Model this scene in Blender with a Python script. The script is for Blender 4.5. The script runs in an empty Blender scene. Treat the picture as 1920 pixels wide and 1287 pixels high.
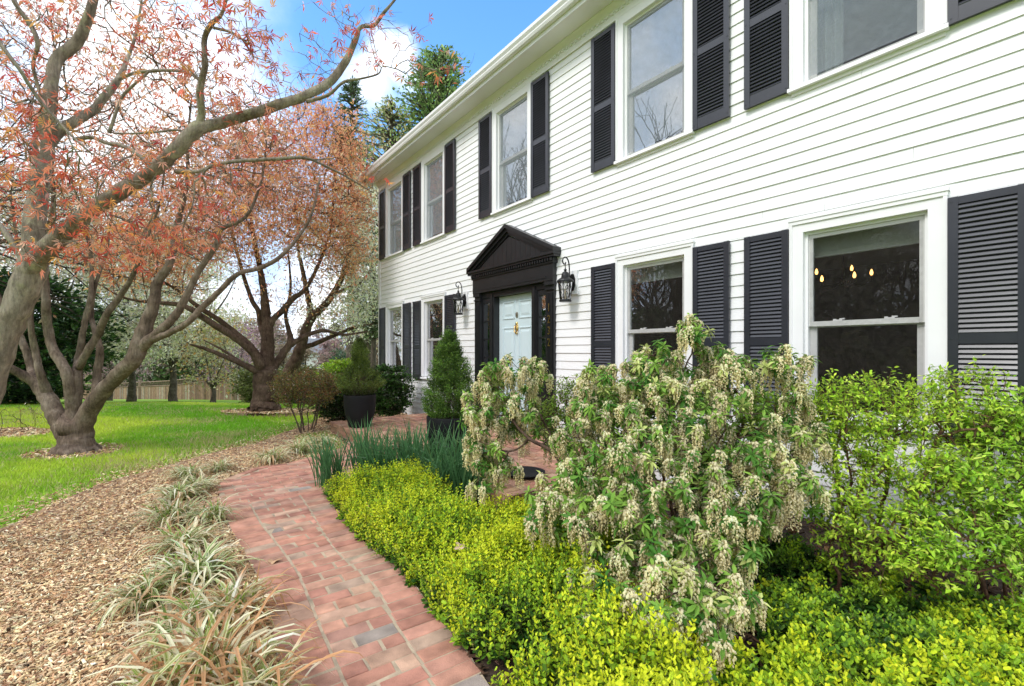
import bpy, math, numpy as np
from mathutils import Vector, Matrix
rng = np.random.default_rng(7)
sc = bpy.context.scene
COL = sc.collection

# ------------------------------------------------------------------ camera
F, CX, HY, CH = 853.0, 960.0, 658.0, 1.35          # focal (px of 1920), centre, horizon row, eye height
cam_d = bpy.data.cameras.new("camera"); cam = bpy.data.objects.new("camera", cam_d); COL.objects.link(cam)
cam.location = (0, 0, CH); cam.rotation_euler = (math.radians(90), 0, 0)
cam_d.sensor_width = 36.0; cam_d.lens = 36.0 * F / 1920.0
cam_d.shift_y = (HY - 643.5) / 1920.0
cam_d.clip_start = 0.05; cam_d.clip_end = 2000
sc.camera = cam

# ------------------------------------------------------------------ light
SUN_EL, SUN_AZ = math.radians(48), math.radians(232)   # azimuth clockwise from +Y: behind left shoulder
SUN_DIR = Vector((math.sin(SUN_AZ) * math.cos(SUN_EL), math.cos(SUN_AZ) * math.cos(SUN_EL), math.sin(SUN_EL)))
sd = bpy.data.lights.new("sun", 'SUN'); sun = bpy.data.objects.new("sun", sd); COL.objects.link(sun)
sd.energy = 1.35; sd.angle = math.radians(16); sd.color = (1.0, 0.965, 0.91)
sun.rotation_euler = (-SUN_DIR).to_track_quat('-Z', 'Y').to_euler(); sun.location = (-10, -8, 20)

w = bpy.data.worlds.new("World"); sc.world = w; w.use_nodes = True
nt = w.node_tree; nt.nodes.clear()
N = nt.nodes.new; L = nt.links.new
def wmath(op, a, b=None, clamp=False):
    n = N('ShaderNodeMath'); n.operation = op; n.use_clamp = clamp
    for i, v in enumerate((a, b)):
        if v is None: continue
        if isinstance(v, (int, float)): n.inputs[i].default_value = v
        else: L(v, n.inputs[i])
    return n.outputs[0]
def wramp(v, lo, hi):
    n = N('ShaderNodeMapRange'); n.interpolation_type = 'SMOOTHSTEP'
    n.inputs['From Min'].default_value = lo; n.inputs['From Max'].default_value = hi
    L(v, n.inputs['Value']); return n.outputs['Result']
def wdist(vec, c):
    n = N('ShaderNodeVectorMath'); n.operation = 'DISTANCE'; L(vec, n.inputs[0])
    n.inputs[1].default_value = Vector(c).normalized(); return n.outputs['Value']
sky = N('ShaderNodeTexSky'); sky.sky_type = 'NISHITA'; sky.sun_disc = False
sky.sun_elevation = SUN_EL; sky.sun_rotation = SUN_AZ
hs = N('ShaderNodeHueSaturation'); hs.inputs['Saturation'].default_value = 1.3; hs.inputs['Value'].default_value = 1.7
L(sky.outputs[0], hs.inputs['Color'])
tc = N('ShaderNodeTexCoord'); dirv = tc.outputs['Generated']
nz = N('ShaderNodeTexNoise'); nz.inputs['Scale'].default_value = 3.2; nz.inputs['Detail'].default_value = 9; nz.inputs['Roughness'].default_value = 0.55
L(dirv, nz.inputs['Vector'])
nval = wmath('SUBTRACT', nz.outputs[0], 0.5)
d_blue = wmath('ADD', wdist(dirv, (-0.16, 1, 0.74)), wmath('MULTIPLY', nval, 0.45))
far_cloud = wramp(d_blue, 0.22, 0.46)
def puff(px, py, r0, r1):
    d = wmath('ADD', wdist(dirv, ((px-CX)/F, 1, (HY-py)/F)), wmath('MULTIPLY', nval, 0.22))
    return wramp(wmath('MULTIPLY', d, -1), -r1, -r0)
p1 = wmath('MAXIMUM', puff(738, 112, 0.03, 0.07), puff(700, 150, 0.025, 0.07))
p1 = wmath('MAXIMUM', p1, puff(770, 150, 0.01, 0.06))
cl = wmath('MAXIMUM', far_cloud, p1)
n2 = N('ShaderNodeTexNoise'); n2.inputs['Scale'].default_value = 5.0; n2.inputs['Detail'].default_value = 6; L(dirv, n2.inputs['Vector'])
cr = N('ShaderNodeValToRGB'); cr.color_ramp.elements[0].position = 0.36; cr.color_ramp.elements[1].position = 0.58
cr.color_ramp.elements[0].color = (3.3, 4.5, 6.3, 1); cr.color_ramp.elements[1].color = (7.3, 7.4, 7.6, 1)
L(n2.outputs[0], cr.inputs[0])
mx = N('ShaderNodeMix'); mx.data_type = 'RGBA'
L(cl, mx.inputs['Factor']); L(hs.outputs[0], mx.inputs[6]); L(cr.outputs[0], mx.inputs[7])
bg = N('ShaderNodeBackground'); bg.inputs['Strength'].default_value = 0.14
L(mx.outputs[2], bg.inputs['Color'])
wo = N('ShaderNodeOutputWorld'); L(bg.outputs[0], wo.inputs['Surface'])

vs = sc.view_settings
vs.view_transform = 'Standard'; vs.look = 'None'; vs.gamma = 1.0; vs.use_curve_mapping = False
vs.exposure = 0.85
sc.cycles.max_bounces = 9; sc.cycles.diffuse_bounces = 5; sc.cycles.transparent_max_bounces = 12
sc.cycles.use_denoising = True

# ------------------------------------------------------------------ helpers
def P(x, y, Y): return np.array([(x - CX) / F * Y, Y, CH + (HY - y) / F * Y])       # point seen at a pixel, Y metres ahead
def G(x, y, z=0.0):
    Y = (CH - z) * F / (y - HY); return np.array([(x - CX) / F * Y, Y, z])
def px(p): return CX + F * p[..., 0] / p[..., 1], HY - F * (p[..., 2] - CH) / p[..., 1]

def tag(o, label=None, cat=None, group=None, kind=None):
    if label: o['label'] = label
    if cat: o['category'] = cat
    if group: o['group'] = group
    if kind: o['kind'] = kind
    return o
def empty(name, loc, label, cat, group=None, rz=0.0, parent=None):
    o = bpy.data.objects.new(name, None); COL.objects.link(o); o.location = loc; o.rotation_euler = (0, 0, rz)
    o.empty_display_size = 0.2
    return tag(o, label, cat, group)

def mesh_data(name, V, Fs, mat=None, C=None, smooth=False):
    """V (n,3); Fs: list of (m,k) int arrays; C per-vertex rgb"""
    me = bpy.data.meshes.new(name)
    V = np.ascontiguousarray(V, dtype=np.float32)
    Fs = [np.asarray(f, dtype=np.int32) for f in Fs if len(f)]
    me.vertices.add(len(V)); me.vertices.foreach_set('co', V.ravel())
    nl = sum(f.size for f in Fs); npoly = sum(len(f) for f in Fs)
    me.loops.add(nl); me.polygons.add(npoly)
    me.loops.foreach_set('vertex_index', np.concatenate([f.ravel() for f in Fs]))
    tot = np.concatenate([np.full(len(f), f.shape[1], dtype=np.int32) for f in Fs])
    st = np.concatenate([[0], np.cumsum(tot)[:-1]]).astype(np.int32)
    me.polygons.foreach_set('loop_start', st)
    try: me.polygons.foreach_set('loop_total', tot)
    except Exception: pass
    me.polygons.foreach_set('use_smooth', np.full(npoly, bool(smooth)))
    if C is not None:
        a = me.color_attributes.new('Col', 'FLOAT_COLOR', 'POINT')
        c4 = np.ones((len(V), 4), dtype=np.float32); c4[:, :3] = C
        a.data.foreach_set('color', c4.ravel())
    me.update(calc_edges=True)
    if mat: me.materials.append(mat)
    return me
def link(name, me, parent=None):
    o = bpy.data.objects.new(name, me); COL.objects.link(o)
    if parent: o.parent = parent
    return o
class MB:
    """collects pieces of geometry for one mesh"""
    def __init__(s): s.V = []; s.F = {}; s.C = []; s.n = 0
    def add(s, V, Fs, C=None):
        V = np.asarray(V, dtype=float)
        for f in Fs:
            f = np.asarray(f)
            if f.size: s.F.setdefault(f.shape[1], []).append(f + s.n)
        s.V.append(V); s.n += len(V)
        s.C.append(np.broadcast_to(np.ones(3) if C is None else np.asarray(C, dtype=float), (len(V), 3)))
        return s
    def box(s, x0, x1, y0, y1, z0, z1, C=None):
        V = [(x, y, z) for z in (z0, z1) for y in (y0, y1) for x in (x0, x1)]
        return s.add(V, [np.array([(0,2,3,1),(4,5,7,6),(0,1,5,4),(2,6,7,3),(0,4,6,2),(1,3,7,5)])], C)
    def prism(s, poly, axis, a, b, C=None):
        """extrude a 2D polygon along axis (0/1/2); poly in the two other axes in order"""
        n = len(poly); V = []
        for t in (a, b):
            for p in poly:
                q = list(p); q.insert(axis, t); V.append(q)
        side = [(i, (i+1) % n, n+(i+1) % n, n+i) for i in range(n)]
        return s.add(V, [np.array(side), np.array([list(range(n))[::-1]]), np.array([list(range(n, 2*n))])], C)
    def lathe(s, prof, c=(0,0,0), n=32, C=None, sq=None):
        k = len(prof); V = []
        for r, z in prof:
            for i in range(n):
                a = 2*math.pi*i/n; V.append((c[0]+r*math.cos(a), c[1]+r*math.sin(a), c[2]+z))
        Fq = [(j*n+i, j*n+(i+1) % n, (j+1)*n+(i+1) % n, (j+1)*n+i) for j in range(k-1) for i in range(n)]
        return s.add(V, [np.array(Fq)], C)
    def tube(s, pts, rad, n=6, C=None):
        V, Fq = tube_geo(pts, rad, n); return s.add(V, Fq, C)
    def data(s, name, mat, smooth=False, col=False):
        return mesh_data(name, np.concatenate(s.V), [np.concatenate(v) for v in s.F.values()], mat, np.concatenate(s.C) if col else None, smooth)
    def build(s, name, mat, parent=None, smooth=False, col=False):
        return link(name, s.data(name, mat, smooth, col), parent)

def nrm(v): return v / np.maximum(np.linalg.norm(v, axis=-1, keepdims=True), 1e-9)
def tube_geo(pts, rad, n=8):
    pts = np.asarray(pts, float); k = len(pts); rad = np.broadcast_to(np.asarray(rad, float), (k,))
    T = nrm(np.gradient(pts, axis=0)); up = np.array([0, 0, 1.0]) if abs(T[0, 2]) < 0.9 else np.array([1.0, 0, 0])
    V = np.zeros((k, n, 3)); a = np.linspace(0, 2*math.pi, n, endpoint=False)
    u = nrm(np.cross(T[0], up))
    for i in range(k):
        u = nrm(u - T[i] * np.dot(u, T[i])); v = np.cross(T[i], u)
        V[i] = pts[i] + rad[i] * (np.cos(a)[:, None] * u + np.sin(a)[:, None] * v)
    V = np.concatenate([V.reshape(-1, 3), pts[:1], pts[-1:]])
    j, i = np.meshgrid(np.arange(k-1), np.arange(n), indexing='ij'); i2 = (i+1) % n
    q = np.stack([j*n+i, j*n+i2, (j+1)*n+i2, (j+1)*n+i], -1).reshape(-1, 4)
    a_ = np.arange(n); c0, c1 = k*n, k*n+1
    t = np.concatenate([np.stack([np.full(n, c0), (a_+1) % n, a_], -1), np.stack([np.full(n, c1), (k-1)*n+a_, (k-1)*n+(a_+1) % n], -1)])
    return V, [q, t]
def smooth_poly(pts, per=6):
    """Catmull-Rom through rows of any width"""
    p = np.asarray(pts, float)
    if len(p) < 3:
        t = np.linspace(0, 1, per+1)[:, None]; return p[0]*(1-t)+p[-1]*t
    q = np.vstack([2*p[0]-p[1], p, 2*p[-1]-p[-2]]); out = []
    for i in range(1, len(q)-2):
        t = np.linspace(0, 1, per, endpoint=False)[:, None]
        out.append(0.5*((2*q[i])+(-q[i-1]+q[i+1])*t+(2*q[i-1]-5*q[i]+4*q[i+1]-q[i+2])*t**2+(-q[i-1]+3*q[i]-3*q[i+1]+q[i+2])*t**3))
    return np.vstack(out+[p[-1:]])
def edges_mesh(A, B, ra, rb, n=4):
    """one small tapered prism per segment"""
    T = nrm(B-A); up = np.where(np.abs(T[:, 2:3]) < 0.9, np.array([[0, 0, 1.0]]), np.array([[1.0, 0, 0]]))
    u = nrm(np.cross(T, up)); v = np.cross(T, u); m = len(A)
    a = np.linspace(0, 2*math.pi, n, endpoint=False)
    ring = np.cos(a)[None, :, None]*u[:, None] + np.sin(a)[None, :, None]*v[:, None]
    V = np.concatenate([A[:, None]+ring*ra[:, None, None], B[:, None]+ring*rb[:, None, None]], 1).reshape(-1, 3)
    i = np.arange(n); q = np.stack([i, (i+1) % n, n+(i+1) % n, n+i], -1)
    return V, (q[None]+np.arange(m)[:, None, None]*2*n).reshape(-1, 4)
def inst(bV, bF, pos, dv, nv, scale, col, bT=None, col2=None):
    """copy a leaf (length along +y, face up +z) to each pos; colour blends col->col2 by bT per leaf vertex"""
    m = len(pos); y = nrm(dv); x = nrm(np.cross(y, nv)); z = np.cross(x, y)
    bV = np.asarray(bV, float); scale = np.broadcast_to(np.asarray(scale, float), (m,))
    V = pos[:, None] + scale[:, None, None]*(bV[None, :, 0, None]*x[:, None]+bV[None, :, 1, None]*y[:, None]+bV[None, :, 2, None]*z[:, None])
    Fq = (np.asarray(bF)[None] + (np.arange(m)*len(bV))[:, None, None]).reshape(-1, np.asarray(bF).shape[1])
    C = np.repeat(col[:, None], len(bV), 1)
    if bT is not None:
        t = np.asarray(bT)[None, :, None]; C = C*(1-t)+np.broadcast_to(col2, col.shape)[:, None]*t
    return V.reshape(-1, 3), Fq, C.reshape(-1, 3)
def rdir(m, up=0.0, r=None):
    v = (r or rng).normal(size=(m, 3)); v[:, 2] += up; return nrm(v)
def pick(pal, m, jit=0.15, wts=None):
    pal = np.asarray(pal, float); i = rng.choice(len(pal), m, p=wts)
    return np.clip(pal[i]*(1+rng.normal(0, jit, (m, 1)))*(1+rng.normal(0, 0.04, (m, 3))), 0.003, 0.95)

DIAMOND = (np.array([(0,0,0),(.24,.45,.05),(0,1,-.06),(-.24,.45,.05)]), np.array([(0,1,2),(0,2,3)]))
SLIM = (np.array([(0,0,0),(.13,.4,.04),(0,1,-.1),(-.13,.4,.04)]), np.array([(0,1,2),(0,2,3)]))
OVAL = (np.array([(0,0,0),(.2,.25,.05),(.3,.55,.06),(.18,.85,.03),(0,1,-.03),(-.18,.85,.03),(-.3,.55,.06),(-.2,.25,.05),(0,.55,0)]),
        np.array([(0,1,8),(1,2,8),(2,3,8),(3,4,8),(4,5,8),(5,6,8),(6,7,8),(7,0,8)]))
LANCE = (np.array([(0,0,0),(.11,.3,.05),(.15,.6,.03),(0,1,-.14),(-.15,.6,.03),(-.11,.3,.05),(0,.32,.0),(0,.62,-.03)]),
         np.array([(0,1,6),(1,2,7),(1,7,6),(2,3,7),(3,4,7),(4,5,6),(4,6,7),(5,0,6)]))
def lobed():
    V = []; Fq = []
    for a, l in ((-75,.55),(-38,.85),(0,1.0),(38,.85),(75,.55)):
        ca, sa = math.cos(math.radians(a)), math.sin(math.radians(a)); b = len(V)
        for x, y, z in ((0,0,0),(.09,.5,.03),(0,1,-.15),(-.09,.5,.03)):
            x *= 1.0; V.append(((x*ca+y*sa)*l, (-x*sa+y*ca)*l, z*l))
        Fq += [(b,b+1,b+2),(b,b+2,b+3)]
    return np.array(V), np.array(Fq)
LOBED = lobed()

# ------------------------------------------------------------------ materials
def new_mat(name):
    m = bpy.data.materials.new(name); m.use_nodes = True; t = m.node_tree
    return m, t, t.nodes['Principled BSDF']
def simple(name, col, rough=0.5, metal=0.0, spec=0.5, var=0.0, scale=6.0, bump=0.0, bscale=60.0):
    m, t, b = new_mat(name)
    b.inputs['Base Color'].default_value = (*col, 1); b.inputs['Roughness'].default_value = rough
    b.inputs['Metallic'].default_value = metal; b.inputs['Specular IOR Level'].default_value = spec
    if var or bump:
        c = t.nodes.new('ShaderNodeTexCoord')
    if var:
        n = t.nodes.new('ShaderNodeTexNoise'); n.inputs['Scale'].default_value = scale; n.inputs['Detail'].default_value = 7
        t.links.new(c.outputs['Object'], n.inputs['Vector'])
        r = t.nodes.new('ShaderNodeValToRGB'); r.color_ramp.elements[0].position = 0.3; r.color_ramp.elements[1].position = 0.7
        r.color_ramp.elements[0].color = (*[x*(1-var) for x in col], 1); r.color_ramp.elements[1].color = (*[min(1, x*(1+var)) for x in col], 1)
        t.links.new(n.outputs[0], r.inputs[0]); t.links.new(r.outputs[0], b.inputs['Base Color'])
    if bump:
        n = t.nodes.new('ShaderNodeTexNoise'); n.inputs['Scale'].default_value = bscale; n.inputs['Detail'].default_value = 5
        t.links.new(c.outputs['Object'], n.inputs['Vector'])
        bp = t.nodes.new('ShaderNodeBump'); bp.inputs['Strength'].default_value = bump; bp.inputs['Distance'].default_value = 0.01
        t.links.new(n.outputs[0], bp.inputs['Height']); t.links.new(bp.outputs[0], b.inputs['Normal'])
    return m
def leaf_mat(name, trans=0.35, gloss=0.06, rough=0.4):
    m = bpy.data.materials.new(name); m.use_nodes = True; t = m.node_tree; t.nodes.clear(); n = t.nodes.new; l = t.links.new
    a = n('ShaderNodeAttribute'); a.attribute_name = 'Col'
    d = n('ShaderNodeBsdfDiffuse'); tr = n('ShaderNodeBsdfTranslucent'); g = n('ShaderNodeBsdfGlossy'); g.inputs['Roughness'].default_value = rough
    m1 = n('ShaderNodeMixShader'); m1.inputs[0].default_value = trans; m2 = n('ShaderNodeMixShader')
    lw = n('ShaderNodeFresnel'); lw.inputs['IOR'].default_value = 1.3
    mu = n('ShaderNodeMath'); mu.operation = 'MULTIPLY'; mu.inputs[1].default_value = gloss*9; l(lw.outputs[0], mu.inputs[0])
    mu.use_clamp = True
    l(a.outputs['Color'], d.inputs['Color']); l(a.outputs['Color'], tr.inputs['Color'])
    l(d.outputs[0], m1.inputs[1]); l(tr.outputs[0], m1.inputs[2]); l(mu.outputs[0], m2.inputs[0]); l(m1.outputs[0], m2.inputs[1]); l(g.outputs[0], m2.inputs[2])
    o = n('ShaderNodeOutputMaterial'); l(m2.outputs[0], o.inputs['Surface']); return m
def attr_mat(name, rough=0.8, bump=0.0, bscale=80, var=0.2, vscale=30, spec=0.3):
    m, t, b = new_mat(name); a = t.nodes.new('ShaderNodeAttribute'); a.attribute_name = 'Col'
    b.inputs['Roughness'].default_value = rough; b.inputs['Specular IOR Level'].default_value = spec
    c = t.nodes.new('ShaderNodeTexCoord'); n = t.nodes.new('ShaderNodeTexNoise'); n.inputs['Scale'].default_value = vscale; n.inputs['Detail'].default_value = 8
    t.links.new(c.outputs['Object'], n.inputs['Vector'])
    mr = t.nodes.new('ShaderNodeMapRange'); mr.inputs['From Min'].default_value = .3; mr.inputs['From Max'].default_value = .7
    mr.inputs['To Min'].default_value = 1-var; mr.inputs['To Max'].default_value = 1+var; t.links.new(n.outputs[0], mr.inputs['Value'])
    mm = t.nodes.new('ShaderNodeMix'); mm.data_type = 'RGBA'; mm.blend_type = 'MULTIPLY'; mm.inputs['Factor'].default_value = 1
    t.links.new(a.outputs['Color'], mm.inputs[6]); t.links.new(mr.outputs[0], mm.inputs[7]); t.links.new(mm.outputs[2], b.inputs['Base Color'])
    if bump:
        n3 = t.nodes.new('ShaderNodeTexNoise'); n3.inputs['Scale'].default_value = bscale; n3.inputs['Detail'].default_value = 6
        t.links.new(c.outputs['Object'], n3.inputs['Vector'])
        bp = t.nodes.new('ShaderNodeBump'); bp.inputs['Strength'].default_value = bump; bp.inputs['Distance'].default_value = 0.01
        t.links.new(n3.outputs[0], bp.inputs['Height']); t.links.new(bp.outputs[0], b.inputs['Normal'])
    return m
def bark_mat(name, c0, c1, c2, scale=5.0, lichen=None):
    m, t, b = new_mat(name); b.inputs['Roughness'].default_value = 0.9; b.inputs['Specular IOR Level'].default_value = 0.2
    c = t.nodes.new('ShaderNodeTexCoord')
    n = t.nodes.new('ShaderNodeTexNoise'); n.inputs['Scale'].default_value = scale; n.inputs['Detail'].default_value = 10; n.inputs['Roughness'].default_value = .65
    t.links.new(c.outputs['Object'], n.inputs['Vector'])
    r = t.nodes.new('ShaderNodeValToRGB'); e = r.color_ramp.elements; e[0].position = .33; e[0].color = (*c0, 1); e[1].position = .68; e[1].color = (*c2, 1)
    k = e.new(.5); k.color = (*c1, 1)
    t.links.new(n.outputs[0], r.inputs[0]); outc = r.outputs[0]
    if lichen:
        n2 = t.nodes.new('ShaderNodeTexNoise'); n2.inputs['Scale'].default_value = scale*2.3; n2.inputs['Detail'].default_value = 5
        t.links.new(c.outputs['Object'], n2.inputs['Vector'])
        mr = t.nodes.new('ShaderNodeMapRange'); mr.inputs['From Min'].default_value = .56; mr.inputs['From Max'].default_value = .66; t.links.new(n2.outputs[0], mr.inputs['Value'])
        mm = t.nodes.new('ShaderNodeMix'); mm.data_type = 'RGBA'; t.links.new(mr.outputs[0], mm.inputs['Factor']); t.links.new(outc, mm.inputs[6]); mm.inputs[7].default_value = (*lichen, 1); outc = mm.outputs[2]
    mp0 = t.nodes.new('ShaderNodeMapping'); mp0.inputs['Scale'].default_value = (1, 1, .16); t.links.new(c.outputs['Object'], mp0.inputs['Vector'])
    n4 = t.nodes.new('ShaderNodeTexNoise'); n4.inputs['Scale'].default_value = scale*9; n4.inputs['Detail'].default_value = 8; n4.inputs['Roughness'].default_value = .7; t.links.new(mp0.outputs[0], n4.inputs['Vector'])
    mr4 = t.nodes.new('ShaderNodeMapRange'); mr4.inputs['From Min'].default_value = .32; mr4.inputs['From Max'].default_value = .62; mr4.inputs['To Min'].default_value = .45; mr4.inputs['To Max'].default_value = 1.2; t.links.new(n4.outputs[0], mr4.inputs['Value'])
    mm4 = t.nodes.new('ShaderNodeMix'); mm4.data_type = 'RGBA'; mm4.blend_type = 'MULTIPLY'; mm4.inputs['Factor'].default_value = 1; t.links.new(outc, mm4.inputs[6]); t.links.new(mr4.outputs[0], mm4.inputs[7]); outc = mm4.outputs[2]
    t.links.new(outc, b.inputs['Base Color'])
    mp = t.nodes.new('ShaderNodeMapping'); mp.inputs['Scale'].default_value = (1, 1, .35); t.links.new(c.outputs['Object'], mp.inputs['Vector'])
    n3 = t.nodes.new('ShaderNodeTexNoise'); n3.inputs['Scale'].default_value = scale*16; n3.inputs['Detail'].default_value = 9; n3.inputs['Roughness'].default_value = .7; t.links.new(mp.outputs[0], n3.inputs['Vector'])
    bp = t.nodes.new('ShaderNodeBump'); bp.inputs['Strength'].default_value = 1.0; bp.inputs['Distance'].default_value = .016
    t.links.new(n3.outputs[0], bp.inputs['Height']); t.links.new(bp.outputs[0], b.inputs['Normal'])
    return m
def screen_mat(name, col, cover):
    m = bpy.data.materials.new(name); m.use_nodes = True; t = m.node_tree; t.nodes.clear(); n = t.nodes.new; l = t.links.new
    tr = n('ShaderNodeBsdfTransparent'); d = n('ShaderNodeBsdfDiffuse'); d.inputs['Color'].default_value = (*col, 1)
    c = n('ShaderNodeTexCoord'); w_ = n('ShaderNodeTexNoise'); w_.inputs['Scale'].default_value = 9; w_.inputs['Detail'].default_value = 3; w_.inputs['Distortion'].default_value = 2.5; l(c.outputs['Object'], w_.inputs['Vector'])
    mr = n('ShaderNodeMapRange'); mr.inputs['From Min'].default_value = .35; mr.inputs['From Max'].default_value = .65; mr.inputs['To Min'].default_value = cover-.05; mr.inputs['To Max'].default_value = cover+.05; l(w_.outputs[0], mr.inputs['Value'])
    mx = n('ShaderNodeMixShader'); l(mr.outputs[0], mx.inputs[0]); l(tr.outputs[0], mx.inputs[1]); l(d.outputs[0], mx.inputs[2]); o = n('ShaderNodeOutputMaterial'); l(mx.outputs[0], o.inputs['Surface']); return m
def glass_mat(name, tint=(.8, .84, .84), ior=1.6, wob=0.01):
    m = bpy.data.materials.new(name); m.use_nodes = True; t = m.node_tree; t.nodes.clear(); n = t.nodes.new; l = t.links.new
    tr = n('ShaderNodeBsdfTransparent'); tr.inputs[0].default_value = (*tint, 1)
    g = n('ShaderNodeBsdfGlossy'); g.inputs['Roughness'].default_value = 0.0; g.inputs['Color'].default_value = (.68, .69, .71, 1)
    f = n('ShaderNodeFresnel'); f.inputs['IOR'].default_value = ior
    c = n('ShaderNodeTexCoord'); no = n('ShaderNodeTexNoise'); no.inputs['Scale'].default_value = 2.5; l(c.outputs['Object'], no.inputs['Vector'])
    bp = n('ShaderNodeBump'); bp.inputs['Strength'].default_value = wob; bp.inputs['Distance'].default_value = .05; l(no.outputs[0], bp.inputs['Height']); l(bp.outputs[0], g.inputs['Normal'])
    mx = n('ShaderNodeMixShader'); l(f.outputs[0], mx.inputs[0]); l(tr.outputs[0], mx.inputs[1]); l(g.outputs[0], mx.inputs[2])
    o = n('ShaderNodeOutputMaterial'); l(mx.outputs[0], o.inputs['Surface']); return m
def emit_mat(name, col, s):
    m, t, b = new_mat(name); b.inputs['Emission Color'].default_value = (*col, 1); b.inputs['Emission Strength'].default_value = s; b.inputs['Base Color'].default_value = (*col, 1); return m

M_white = simple('white_paint', (.82, .81, .82), .45, var=.03, scale=3, bump=.03)
M_siding = simple('white_siding', (.83, .825, .835), .5, var=.02, scale=1.6, bump=.02, bscale=25)
M_sash = simple('grey_white_sash', (.60, .59, .58), .4, var=.03)
M_black = simple('black_paint', (.012, .012, .014), .38, var=.25, scale=9, bump=.03)
M_shut = simple('black_shutter', (.024, .025, .034), .32, var=.2, scale=4, bump=.02, spec=.6)
M_iron = simple('black_iron', (.01, .01, .011), .42, metal=.2, bump=.1, bscale=200)
M_gold = simple('brass', (.75, .52, .18), .28, metal=1.0)
M_door = simple('pale_blue_door', (.57, .68, .72), .35, var=.02)
M_roof = simple('asphalt_shingle', (.045, .04, .038), .9, var=.4, scale=30, bump=.4)
M_glass = glass_mat('window_glass')
M_glass_dark = glass_mat('screened_glass', (.5, .5, .48), 1.5)
M_lampglass = glass_mat('lantern_glass', (.9, .9, .9), 1.5)
M_pot = simple('matte_black_pot', (.007, .007, .008), .75, spec=.3, var=.3, scale=7, bump=.05)
# ------------------------------------------------------------------ house frame (local x along the front to the left, y out from the front, z up)
D = 4.2; BETA = math.radians(52.3157)
NV = np.array([math.sin(BETA), math.cos(BETA), 0]); DV = np.array([-math.cos(BETA), math.sin(BETA), 0])   # into the house / along the front
S0 = 1.2905*D
def HW(x, y, z): return DV*(x+S0) + NV*(D-y) + np.array([0, 0, z])       # house-local -> world
def hlocal(p): return p[..., 0]*DV[0]+p[..., 1]*DV[1]-S0, D-(p[..., 0]*NV[0]+p[..., 1]*NV[1])
HROT = math.atan2(DV[1], DV[0])
house = empty('house', HW(0, 0, 0), 'white two-storey clapboard house with black shutters and a pale blue front door', 'house', rz=HROT)
XE = 5.27                                            # half length of the front
Z_FR, Z_SOF = 5.18, 5.37                             # frieze bottom, soffit
WIN1 = [4.31, 2.475, -2.475, -4.31]; WIN2 = [4.31, 2.475, 0, -2.475, -4.31]
SH_W, HALF = .362, .481
Z1 = (.79, 2.42); Z2 = (3.50, 5.175)                 # casing bottom/top per storey
PORCH_Z, PORCH_X, PORCH_Y = .16, 2.47, 1.95
# siding
open_ = [(c-.44, c+.44, Z1[0]+.04, Z1[1]-.04) for c in WIN1] + [(c-.44, c+.44, Z2[0]+.04, Z2[1]-.02) for c in WIN2] + [(-.93, .93, -1, 2.52)]
EXP, PROUD = .1045, .011
mb = MB(); z = -.35; ends = []
brk = np.random.default_rng(3)
while z < Z_FR+.02:
    zb = min(z+EXP, Z_FR+.02)
    cuts = sorted({z, zb} | {c for o in open_ for c in o[2:] if z < c < zb})
    for a, b in zip(cuts[:-1], cuts[1:]):
        mid = (a+b)/2; iv = [(-XE+.05, XE-.05)]
        for o in open_:
            if o[2] <= mid <= o[3]:
                nv = []
                for s, e in iv:
                    if o[1] <= s or o[0] >= e: nv.append((s, e)); continue
                    if s < o[0]: nv.append((s, o[0]))
                    if o[1] < e: nv.append((o[1], e))
                iv = nv
        ya = .018 - PROUD*(a-z)/EXP; yb = .018 - PROUD*(b-z)/EXP
        for s, e in iv:
            ks = [s, e]
            for k in range(2):
                c = brk.uniform(s, e)
                if min(abs(c-q) for q in ks) > .6: ks.append(c)
            ks.sort()
            for k, (p, q) in enumerate(zip(ks[:-1], ks[1:])):
                g = .0018 if k else 0; j = brk.uniform(-.0012, .0012)
                V = [(p+g, ya+j, a), (q, ya+j, a), (q, yb+j, b), (p+g, yb+j, b)]; Fq = [(0,1,2,3)]
                if a == z: V += [(p+g, -.004, a), (q, -.004, a)]; Fq.append((4,5,1,0))
                mb.add(V, [np.array(Fq)])
    z = zb
wall = mb.build('wall', M_siding, house)
# other walls, gable
mb = MB(); DEP = 7.6
for x0, x1 in ((XE-.12, XE-.02), (-XE+.02, -XE+.12)):
    zz = -.5
    while zz < Z_SOF: 
        sgn = 1 if x0 > 0 else -1; xo = x1 if sgn > 0 else x0
        mb.add([(xo+sgn*.012, -DEP, zz), (xo+sgn*.012, -.1, zz), (xo, -.1, zz+EXP), (xo, -DEP, zz+EXP), (xo-sgn*.02, -DEP, zz), (xo-sgn*.02, -.1, zz)], [np.array([(0,1,2,3),(4,5,1,0)])]); zz += EXP
    mb.add([(xo, -DEP, Z_SOF), (xo, -.02, Z_SOF), (xo, -DEP/2, Z_SOF+2.1)], [np.array([(0,1,2)])])
mb.box(-XE+.02, XE-.02, -DEP-.1, -DEP, -.5, Z_SOF)
mb.build('side_wall', M_siding, house)
MB().box(XE-.1, XE+.006, -.1, .028, -.32, Z_FR).build('corner_board', M_white, house); MB().box(-XE-.006, -XE+.1, -.1, .028, -.32, Z_FR).build('corner_board', M_white, house)
mb = MB(); mb.box(-XE+.05, XE-.05, -.15, -.02, -.6, -.26); mb.build('foundation', simple('foundation', (.33, .32, .3), .9, var=.2, bump=.3), house)
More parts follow.
